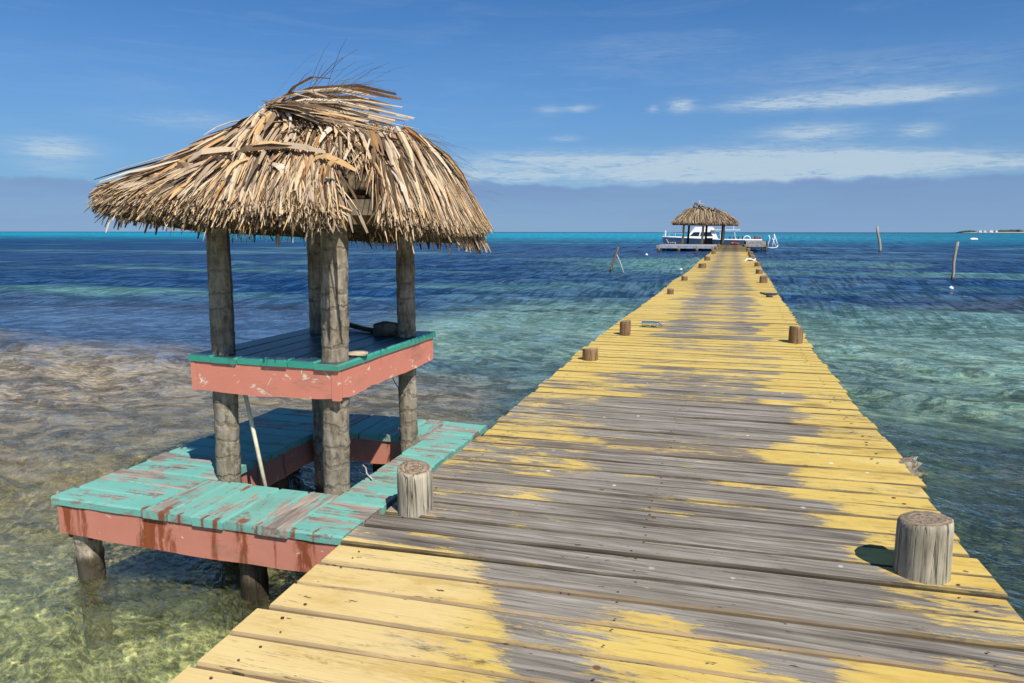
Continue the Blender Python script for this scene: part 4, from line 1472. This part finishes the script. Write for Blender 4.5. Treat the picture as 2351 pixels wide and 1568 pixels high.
rock('stone', (-2.245, 4.40, TZ), (0.095, 0.06, 0.055), 3, m_stone, 'dark squarish stone on the back of the table beside a trunk', 'stone', 0.2)
rock('stone', (-2.07, 4.33, TZ), (0.035, 0.03, 0.018), 5, m_post, 'small grey pebble on the table in front of the back right trunk', 'stone')
m_flat = mat_simple('tan stone', (0.36, 0.27, 0.17, 1), (0.52, 0.42, 0.29, 1), 0.9, 20)
rock('stone', (-2.035, 3.615, TZ), (0.065, 0.045, 0.014), 6, m_flat, 'flat tan piece of stone on the table right of the near trunk', 'stone', 0.5)
b = MB(); b.tube([(-2.78, 4.60, TZ + 0.02), (-2.62, 4.57, TZ + 0.035), (-2.45, 4.50, TZ + 0.02), (-2.36, 4.45, TZ + 0.018)], [0.012, 0.02, 0.018, 0.022], 8)
tag(b.build('driftwood_stick', m_pile, None, True), 'crooked grey driftwood stick along the back of the table', 'stick')
b = MB(); b.tube([(-2.835, 3.585, 0.70), (-2.70, 3.51, 0.33), (-2.565, 3.435, -0.06)], [0.0125, 0.0125, 0.012], 8)
tag(b.build('stick', m_cream, None, True), 'pale straight stick leaning under the table by the left trunk', 'stick')
b = MB(); b.tube([(-2.735, 3.44, 1.49), (-2.725, 3.435, 1.2), (-2.73, 3.435, 0.95), (-2.735, 3.44, 0.757)], 0.006, 6)
tag(b.build('hanging_rope', m_rope_d, None, True), 'thin grey rope hanging beside the left trunk from roof to table', 'rope')
b = MB()
b.tube([(-2.24, 3.97, -0.06), (-2.17, 3.88, -0.01), (-2.10, 3.79, 0.008), (-2.05, 3.71, 0.002), (-1.98, 3.65, -0.004)], 0.0045, 6)
tag(b.build('cord', m_rope, None, True), 'white cord across the well from the near trunk to the boards', 'cord')
b = MB(); b.tube([(-2.05, 4.05, 0.57), (-2.09, 4.2, 0.46), (-2.10, 4.33, 0.36), (-2.10, 4.37, 0.34)], 0.0035, 5)
tag(b.build('wire', m_rope_d, None, True), 'thin dark wire hanging below the right side of the table', 'wire')


# ================================================================ FAR END OF THE PIER
DY0, DY1 = 77.0, 88.5
dock = empty('dock_platform', (-4.4, 82, 0))
tag(dock, 'far wooden platform on dark piles carrying the distant thatched hut', 'dock')
di = Matrix.Translation((4.4, -82, 0))


def ondock(o):
    o.parent = dock
    o.matrix_parent_inverse = di
    return o


R3 = random.Random(77)
xx = -7.6
while xx < -1.5:
    w = R3.uniform(0.22, 0.27)
    x2 = min(xx + w, -1.48)
    b = MB(); b.box(xx + 0.006, x2 - 0.006, DY0, DY1, -0.02, 0.06 + R3.uniform(0, 0.012))
    ondock(b.build('plank', m_grey))
    xx = x2
for k, (a, c) in enumerate([(-7.6, -5.2), (-5.19, -3.1), (-3.09, -1.5)]):
    b = MB(); b.box(a, c, DY0 - 0.06, DY0 - 0.004, -0.24, 0.05)
    ondock(b.build('edge_board', m_bluegrey))
for x in (-7.35, -5.3, -3.45, -1.9):
    for y in (DY0 + 0.05, 82.5, 88.0):
        b = MB(); b.tube([(x, y, -3.0), (x, y, 0.10 if x < -7 else -0.03)], 0.15, 10)
        ondock(b.build('piling', m_post_b if y < 78 else m_pile, None, True))

sd = empty('side_dock', (2.3, 80, 0))
tag(sd, 'grey boarded dock to the right of the pier end with a white ladder', 'dock')
si = Matrix.Translation((-2.3, -80, 0))


def onside(o):
    o.parent = sd
    o.matrix_parent_inverse = si
    return o


for k in range(4):
    b = MB(); b.box(1.36, 3.25, 77.02 + 0, 77.07, -0.02 + k * 0.15, 0.115 + k * 0.15)
    onside(b.build('wall_board', m_grey))
xx = 1.36
while xx < 3.2:
    b = MB(); b.box(xx, min(xx + 0.22, 3.25), 77.08, 88.5, 0.42 + R3.uniform(0, 0.01), 0.50)
    onside(b.build('plank', m_grey)); xx += 0.23
for (x, y) in [(1.5, 77.3), (3.2, 77.25), (3.2, 83.0), (1.5, 88.0)]:
    b = MB(); b.tube([(x, y, -3.0), (x, y, 0.40 if y > 77.3 or x < 2 else 0.62)], 0.17, 10)
    onside(b.build('piling', m_pile, None, True))
b = MB()
for dxx in (0.0, 0.42):
    b.tube([(3.45 + dxx, 76.9, -0.1), (3.5 + dxx, 76.9, 0.35), (3.62 + dxx, 76.9, 0.8), (3.50 + dxx * 1.2, 76.9, 1.15)], 0.045, 8)
b.tube([(3.45, 76.9, -0.10), (3.9, 76.9, -0.14), (4.30, 76.9, -0.08), (4.40, 76.9, 0.12)], 0.06, 8)
b.tube([(4.40, 76.9, 0.12), (4.22, 76.9, 0.6), (4.08, 76.9, 1.0), (3.97, 76.9, 1.25)], 0.055, 8)
b.tube([(4.22, 76.9, 0.05), (4.0, 76.9, 0.5), (3.86, 76.9, 0.85)], 0.04, 8)
lad = b.build('swim_ladder', m_white, None, True)
tag(lad, 'white curved swim ladder at the right end of the grey dock', 'ladder')

# far hut
fh_ = empty('far_hut', (-3.2, 85.5, 0.06))
tag(fh_, 'distant thatched hut on wooden posts at the end of the pier', 'hut')
fi = Matrix.Translation((3.2, -85.5, -0.06))


def onfar(o):
    o.parent = fh_
    o.matrix_parent_inverse = fi
    return o


for (x, y, zt) in [(-5.42, 84.3, 2.6), (-3.28, 84.3, 2.55), (-1.02, 84.6, 2.6), (-5.0, 87.2, 2.6), (-3.0, 87.2, 2.6), (-1.2, 87.2, 2.6)]:
    b = MB(); b.tube([(x, y, 0.05), (x + 0.06, y, 1.3), (x + 0.10, y, zt)], [0.14, 0.13, 0.125], 10)
    onfar(b.build('post', m_post if y < 85 else m_pile, None, True))
roof2 = Roof((-3.05, 85.8), 3.62, 2.6, 4.5, (-4.25, 85.6, 4.30), (-2.0, 85.9, 3.95), (2.50, 2.36, 2.5, 2.4), 0.28, 0.05)
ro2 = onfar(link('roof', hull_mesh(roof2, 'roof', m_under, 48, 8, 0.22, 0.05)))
r2 = np.random.default_rng(4)
V, F = thatch_layers(roof2, r2, [0.03, 0.12, 0.22, 0.32, 0.42, 0.52, 0.61, 0.70, 0.78, 0.85, 0.91], 330, 3.4)
o = link('thatch', fast_mesh('thatch', V, F, m_thatch_far), ro2)
o['kind'] = 'stuff'
cp = MB()
for k in range(150):
    s_ = r2.uniform(0, 1)
    p0 = np.array([-4.45 + 2.4 * s_, 85.6 + r2.normal(0, 0.15), 4.36 - 0.42 * s_ + 0.30 * math.exp(-((s_ - 0.12) / 0.2) ** 2) + r2.uniform(-0.15, 0.1)])
    d = np.array([r2.normal(0.15, 0.5), -r2.uniform(0.0, 1), r2.uniform(-0.45, 0.22)])
    L_ = r2.uniform(0.4, 0.85)
    v, f = ribbon([p0, p0 + d * L_ * 0.5 + np.array([0, 0, 0.06]), p0 + d * L_], r2.uniform(0.06, 0.16), r2.normal(0, 0.6), 0.3, (0.7, 1, 0.5))
    cp.add(v, f)
o = cp.build('ridge_cap', m_thatch_far, ro2)
o['kind'] = 'stuff'
b = MB(); b.tube([(-3.75, 85.7, 4.3), (-3.74, 85.7, 5.05)], 0.022, 6)
onfar(b.build('antenna', m_white, None, True))
# counter inside the far hut
ct = empty('counter', (-2.6, 86, 0.06))
tag(ct, 'dark brown counter box standing under the far hut roof', 'counter')
b = MB(); b.box(-0.42, 0.42, -0.3, 0.3, 0.0, 0.66); b.build('body', m_pile, ct)
b = MB(); b.box(-0.47, 0.47, -0.35, 0.35, 0.662, 0.71); b.build('top', m_beam, ct)
# person-high dark bollards and a red bundle on the dock
rb = empty('red_bundle', (0.25, 85.3, 0.0))
tag(rb, 'low pile of faded red gear lying across the end of the pier', 'gear')
for k, (dx_, s_) in enumerate([(-0.25, 0.17), (0.05, 0.16), (0.32, 0.14)]):
    b = MB(); b.tube([(dx_ - 0.2, 0.1 * k, s_), (dx_ - 0.1, 0, s_ * 1.02), (dx_ + 0.12, 0.02, s_), (dx_ + 0.2, 0.03, s_ * 0.9)], [s_ * 0.5, s_, s_ * 0.95, s_ * 0.4], 10)
    b.build('bag', m_red if k != 1 else m_nail, rb, True)
lc = empty('deck_chair', (-6.2, 79.3, 0.07))
tag(lc, 'low pale slatted deck chair on the left of the far platform', 'chair')
for k in range(4):
    b = MB(); b.tube([(-0.35 + 0.23 * k, -0.3, 0.25), (-0.35 + 0.23 * k, 0.3, 0.25)], 0.06, 6); b.build('slat', m_grey, lc)
for sx in (-0.4, 0.4):
    b = MB(); b.tube([(sx, -0.25, 0.0), (sx * 0.9, 0, 0.22), (sx, 0.25, 0.0)], 0.03, 6); b.build('leg', m_grey, lc)
b = MB(); b.tube([(-0.4, 0, 0.25), (-0.62, 0, 0.62)], 0.06, 6); b.build('backrest', m_grey, lc)

# boat behind the far hut
boat = empty('dive_boat', (-2.4, 93.0, WATER_Z))
tag(boat, 'white cabin boat with grey hull moored behind the far hut', 'boat')


def hull(xs, ws, zk, zs, name, mat, parent, close=True):
    v, f = [], []
    n = 7
    for x, w, k, s_ in zip(xs, ws, zk, zs):
        for i in range(n):
            a = -1 + 2 * i / (n - 1)
            yy = a * w
            zz = k + (s_ - k) * abs(a) ** 2.4
            v.append((x, yy, zz))
    for i in range(len(xs) - 1):
        for k in range(n - 1):
            f.append((i * n + k, i * n + k + 1, (i + 1) * n + k + 1, (i + 1) * n + k))
    for i in range(len(xs) - 1):
        f.append((i * n, (i + 1) * n, (i + 1) * n + n - 1, i * n + n - 1))
    f.append(tuple(range(n))); f.append(tuple((len(xs) - 1) * n + k for k in range(n))[::-1])
    o = link(name, mesh(name, v, f, mat), parent)
    return o


hull([-6.05, -5.3, -4.0, -2.0, 1.0, 4.0, 5.75], [0.08, 0.75, 1.3, 1.6, 1.7, 1.65, 1.5], [0.75, 0.1, -0.25, -0.4, -0.4, -0.35, -0.3], [1.32, 1.30, 1.25, 1.18, 1.02, 0.98, 0.98], 'hull', m_hull, boat)
b = MB()
for sy in (-1, 1):
    b.tube([(-6.05, sy * 0.08, 1.36), (-5.3, sy * 0.76, 1.34), (-4.0, sy * 1.32, 1.29), (-2.0, sy * 1.62, 1.21), (1.0, sy * 1.72, 1.06), (4.0, sy * 1.68, 1.02), (5.78, sy * 1.52, 1.02)], 0.10, 6)
b.tube([(5.75, -1.5, 1.02), (5.75, 1.5, 1.02)], 0.10, 6)
b.build('gunwale', m_white, boat)
# cabin: sloping front, side windows
cb = [(-3.1, 1.22), (-2.05, 2.60), (-0.1, 2.62), (0.15, 2.45), (0.75, 1.12)]
v = [(x, sy * (1.25 if z < 2 else 0.95), z) for sy in (-1, 1) for (x, z) in cb]
f = [(0, 1, 2, 3, 4)[::-1], (5, 6, 7, 8, 9)] + [(i, i + 1, i + 6, i + 5) for i in range(4)] + [(4, 0, 5, 9)]
cab = link('cabin', mesh('cabin', v, [tuple(q) for q in f], m_white), boat)
for (xa, xb, xc, xd) in [(-2.62, -1.55, -1.45, -2.18), (-1.40, -0.85, -0.75, -1.30), (-0.68, 0.10, -0.20, -0.58)]:
    for sy in (-1, 1):
        ya, yb_ = 1.205 * sy + 0.012 * sy, 1.07 * sy + 0.012 * sy
        link('window', mesh('window', [(xa, ya, 1.48), (xb, ya, 1.48), (xc, yb_, 1.96), (xd, yb_, 1.96), (xa, ya * 0.97, 1.48), (xb, ya * 0.97, 1.48), (xc, yb_ * 0.97, 1.96), (xd, yb_ * 0.97, 1.96)],
                                    [(0, 1, 2, 3), (7, 6, 5, 4), (0, 4, 5, 1), (1, 5, 6, 2), (2, 6, 7, 3), (3, 7, 4, 0)], m_glass), cab)
b = MB(); b.box(-0.1, 3.3, -1.35, 1.35, 2.18, 2.28); b.build('canopy', m_white, boat)
for (x, y) in [(0.9, -1.2), (0.9, 1.2), (2.6, -1.2), (2.6, 1.2)]:
    b = MB(); b.tube([(x + 0.15, y, 1.0), (x, y, 2.18)], 0.045, 6); b.build('canopy_post', m_white, boat)
b = MB(); b.tube([(2.5, 0, 2.28), (2.5, 0, 2.9), (2.52, 0, 3.5)], 0.03, 6); b.build('mast', m_white, boat)
b = MB(); b.tube([(1.5, 0, 2.9), (2.5, 0, 2.95)], 0.02, 6); b.tube([(1.5, 0, 2.28), (1.5, 0, 2.9)], 0.02, 6); b.build('aerial_rail', m_white, boat)
b = MB(); b.tube([(-5.72, 0.0, 1.2), (-5.72, 0, 2.15)], 0.10, 8); b.build('bow_post', m_white, boat)
b = MB()
b.tube([(-5.95, -0.2, 1.85), (-5.2, -0.8, 1.85), (-4.0, -1.3, 1.80), (-3.2, -1.4, 1.72)], 0.025, 6)
for (x, y) in [(-5.9, -0.25), (-5.2, -0.8), (-4.4, -1.15), (-3.6, -1.38)]:
    b.tube([(x, y, 1.3), (x, y, 1.85)], 0.022, 6)
b.build('rail', m_white, boat)
b = MB()
for k in range(16):
    a0, a1 = math.pi * k / 16, math.pi * (k + 1) / 16
b.tube([(4.1 + 0.42 * math.cos(a), -1.0, 1.05 + 0.45 * math.sin(a)) for a in np.linspace(0, math.pi, 12)], 0.07, 8)
b.build('hoop', m_white, boat)
for k, (x, m) in enumerate([(2.1, m_rope_d), (2.6, m_rope_d), (3.1, m_pile), (3.6, m_rope_d), (4.7, m_beam), (5.0, m_rope_d), (5.3, m_red), (5.6, m_red)]):
    tk = MB(); tk.tube([(0, 0, 0), (0, 0, 0.06), (0.02, 0, 0.40), (0.03, 0, 0.48), (0.03, 0, 0.54)], [0.07, 0.11, 0.11, 0.05, 0.03], 8)
    t_o = tk.build('dive_tank', m, None, True, (-2.4 + x, 93.0 - 1.0 + 0.1 * (k % 3), WATER_Z + 0.99))
    tag(t_o, ['dark dive tank under the boat canopy, nearest the cabin', 'dark dive tank second from the boat cabin', 'brown dive tank under the aft edge of the boat canopy', 'dark dive tank just left of the white hoop on the boat',
              'tan dive tank just right of the white hoop on the boat', 'dark dive tank between the tan and red ones on the boat', 'red dive tank beside the dark one near the boat stern', 'red dive tank nearest the stern of the boat'][k], 'dive tank', 'dive tanks on the boat deck')


# ================================================================ STAKES, FLOATS, ISLAND
def stake(p0, p1, r, lab, mat, seed):
    q = random.Random(seed)
    p0, p1 = Vector(p0), Vector(p1)
    d = p1 - p0
    pts = [p0 - d * (0.8 / d.length)] + [p0 + d * t + Vector((q.uniform(-1, 1), 0, 0)) * r * 0.6 for t in (0.0, 0.25, 0.5, 0.75)] + [p1]
    b = MB(); b.tube(pts, [r * 1.05, r * 1.05, r, r * 1.02, r * 0.95, r * 0.9], 10)
    return tag(b.build('wooden_stake', mat, None, True), lab, 'stake', 'wooden stakes standing in the sea')


stake((14.23, 79.53, -0.6), (13.76, 79.53, 2.03), 0.12, 'farther wooden stake rising above the horizon right of the far dock', m_post, 1)
stake((8.60, 33.08, -0.6), (8.72, 33.08, 1.07), 0.055, 'slim weathered stake in the water right of the pier near a white float', m_post, 2)
stake((-5.70, 35.04, -0.6), (-5.28, 35.04, 0.70), 0.05, 'leaning brown stake tied with a rope, in the water left of the pier', m_post_b, 3)
b = MB(); b.tube([(-5.39, 35.04, 0.42), (-5.22, 35.0, 0.10), (-5.08, 34.98, -0.25), (-4.94, 34.9, -0.6)], 0.02, 6)
tag(b.build('stake_rope', m_rope, None, True), 'pale rope slanting into the sea from the leaning stake', 'rope')


def buoy(loc, r, lab, squash=0.8):
    bm = bmesh.new()
    bmesh.ops.create_uvsphere(bm, u_segments=14, v_segments=9, radius=r)
    for v in bm.verts:
        v.co.z *= squash
    top = bmesh.ops.create_cone(bm, cap_ends=True, segments=8, radius1=r * 0.28, radius2=r * 0.2, depth=r * 0.4)
    for v in top['verts']:
        v.co.z += r * squash
    me = bpy.data.meshes.new('buoy'); bm.to_mesh(me); bm.free()
    me.materials.append(m_white)
    me.polygons.foreach_set('use_smooth', [True] * len(me.polygons))
    o = link('buoy', me, None, loc)
    return tag(o, lab, 'buoy', 'white floats on the water')


buoy((7.38, 28.3, WATER_Z + 0.04), 0.08, 'white float on the water just below the slim weathered stake')
buoy((-2.43, 37.48, WATER_Z + 0.05), 0.10, 'round white float just left of the pier near the low stubs')
buoy((-6.94, 62.04, WATER_Z + 0.05), 0.12, 'tiny white float in the water left of the far platform')
# pale rock awash far to the right
rock('rock', (62.4, 222.9, WATER_Z - 0.25), (1.0, 0.5, 0.42), 12, m_white, 'small white rock awash under the far island on the right', 'rock')

# island on the horizon: terrain, with its trees and pale houses
isl = MB()
n = 90
q = random.Random(9)
xs_ = np.linspace(800, 2300, n)
for i, x in enumerate(xs_):
    s_ = min(1, (x - 795) / 60)
    h = s_ * 2.2 + 0.6
    isl.v += [(x, 2960 - 0.18 * (x - 800), -1.2), (x, 2985 - 0.18 * (x - 800), h - 0.4), (x, 3060 - 0.18 * (x - 800), h + 0.6), (x, 3200 - 0.18 * (x - 800), -1.2)]
for i in range(n - 1):
    for k in range(3):
        isl.f.append((i * 4 + k, (i + 1) * 4 + k, (i + 1) * 4 + k + 1, i * 4 + k + 1))
m_island = mat_simple('island ground', (0.28, 0.26, 0.20, 1), (0.42, 0.40, 0.33, 1), 0.9, 0.05, 0.2)
tag(isl.build('island_terrain', m_island), 'low island on the right horizon', kind='structure')
m_wood = mat_simple('island foliage', (0.030, 0.055, 0.035, 1), (0.075, 0.11, 0.07, 1), 0.9, 0.12, 0.8)
wb = MB()
r3 = np.random.default_rng(2)
for k in range(900):
    x = 800 + 1450 * r3.random() ** 1.2
    if 842 < x < 905 and r3.random() < 0.85: continue
    y = 2990 - 0.18 * (x - 800) + r3.uniform(0, 70)
    hgt = np.interp(x, [800, 815, 838, 845, 905, 915, 1000, 1300, 2300], [3, 7, 9, 5, 5, 9.5, 11, 9, 10]) * r3.uniform(0.7, 1.1)
    rr = r3.uniform(3, 6)
    pts = []
    for j, (z, k_) in enumerate([(0.4, 0.5), (hgt * 0.45, 1.0), (hgt * 0.8, 0.75), (hgt, 0.2)]):
        for a in range(6):
            t = a * math.pi / 3 + j * 0.4
            pts.append((x + rr * k_ * math.cos(t) * r3.uniform(0.7, 1.2), y + rr * k_ * math.sin(t), z + r3.uniform(-0.5, 0.5)))
    fs = [(j * 6 + a, j * 6 + (a + 1) % 6, (j + 1) * 6 + (a + 1) % 6, (j + 1) * 6 + a) for j in range(3) for a in range(6)] + [tuple(18 + a for a in range(6))]
    wb.add(pts, fs)
o = wb.build('island_woods', m_wood)
tag(o, 'dark green woods covering the far island', kind='stuff')
HS = ['leftmost', 'second from left', 'third from left', 'rightmost']
for k, (x, w, h) in enumerate([(848, 9, 6), (862, 7, 5), (881, 11, 6), (896, 6, 6.5)]):
    y = 2975 - 0.18 * (x - 800)
    he = empty('island_house', (x, y, 1.0))
    tag(he, 'tiny pale house among trees on the far island, %s' % HS[k], 'house', 'pale houses on the far island')
    b = MB(); b.box(-w / 2, w / 2, -4, 4, 0, h); b.build('wall', m_white, he)
    b = MB(); b.add([(-w / 2 - 0.6, -4.6, h + 0.02), (w / 2 + 0.6, -4.6, h + 0.02), (w / 2 + 0.6, 4.6, h + 0.02), (-w / 2 - 0.6, 4.6, h + 0.02), (-w / 2 + 1, 0, h + 2), (w / 2 - 1, 0, h + 2)],
              [(0, 1, 5, 4), (2, 3, 4, 5), (1, 2, 5), (3, 0, 4), (3, 2, 1, 0)]); b.build('roof', m_hull, he)
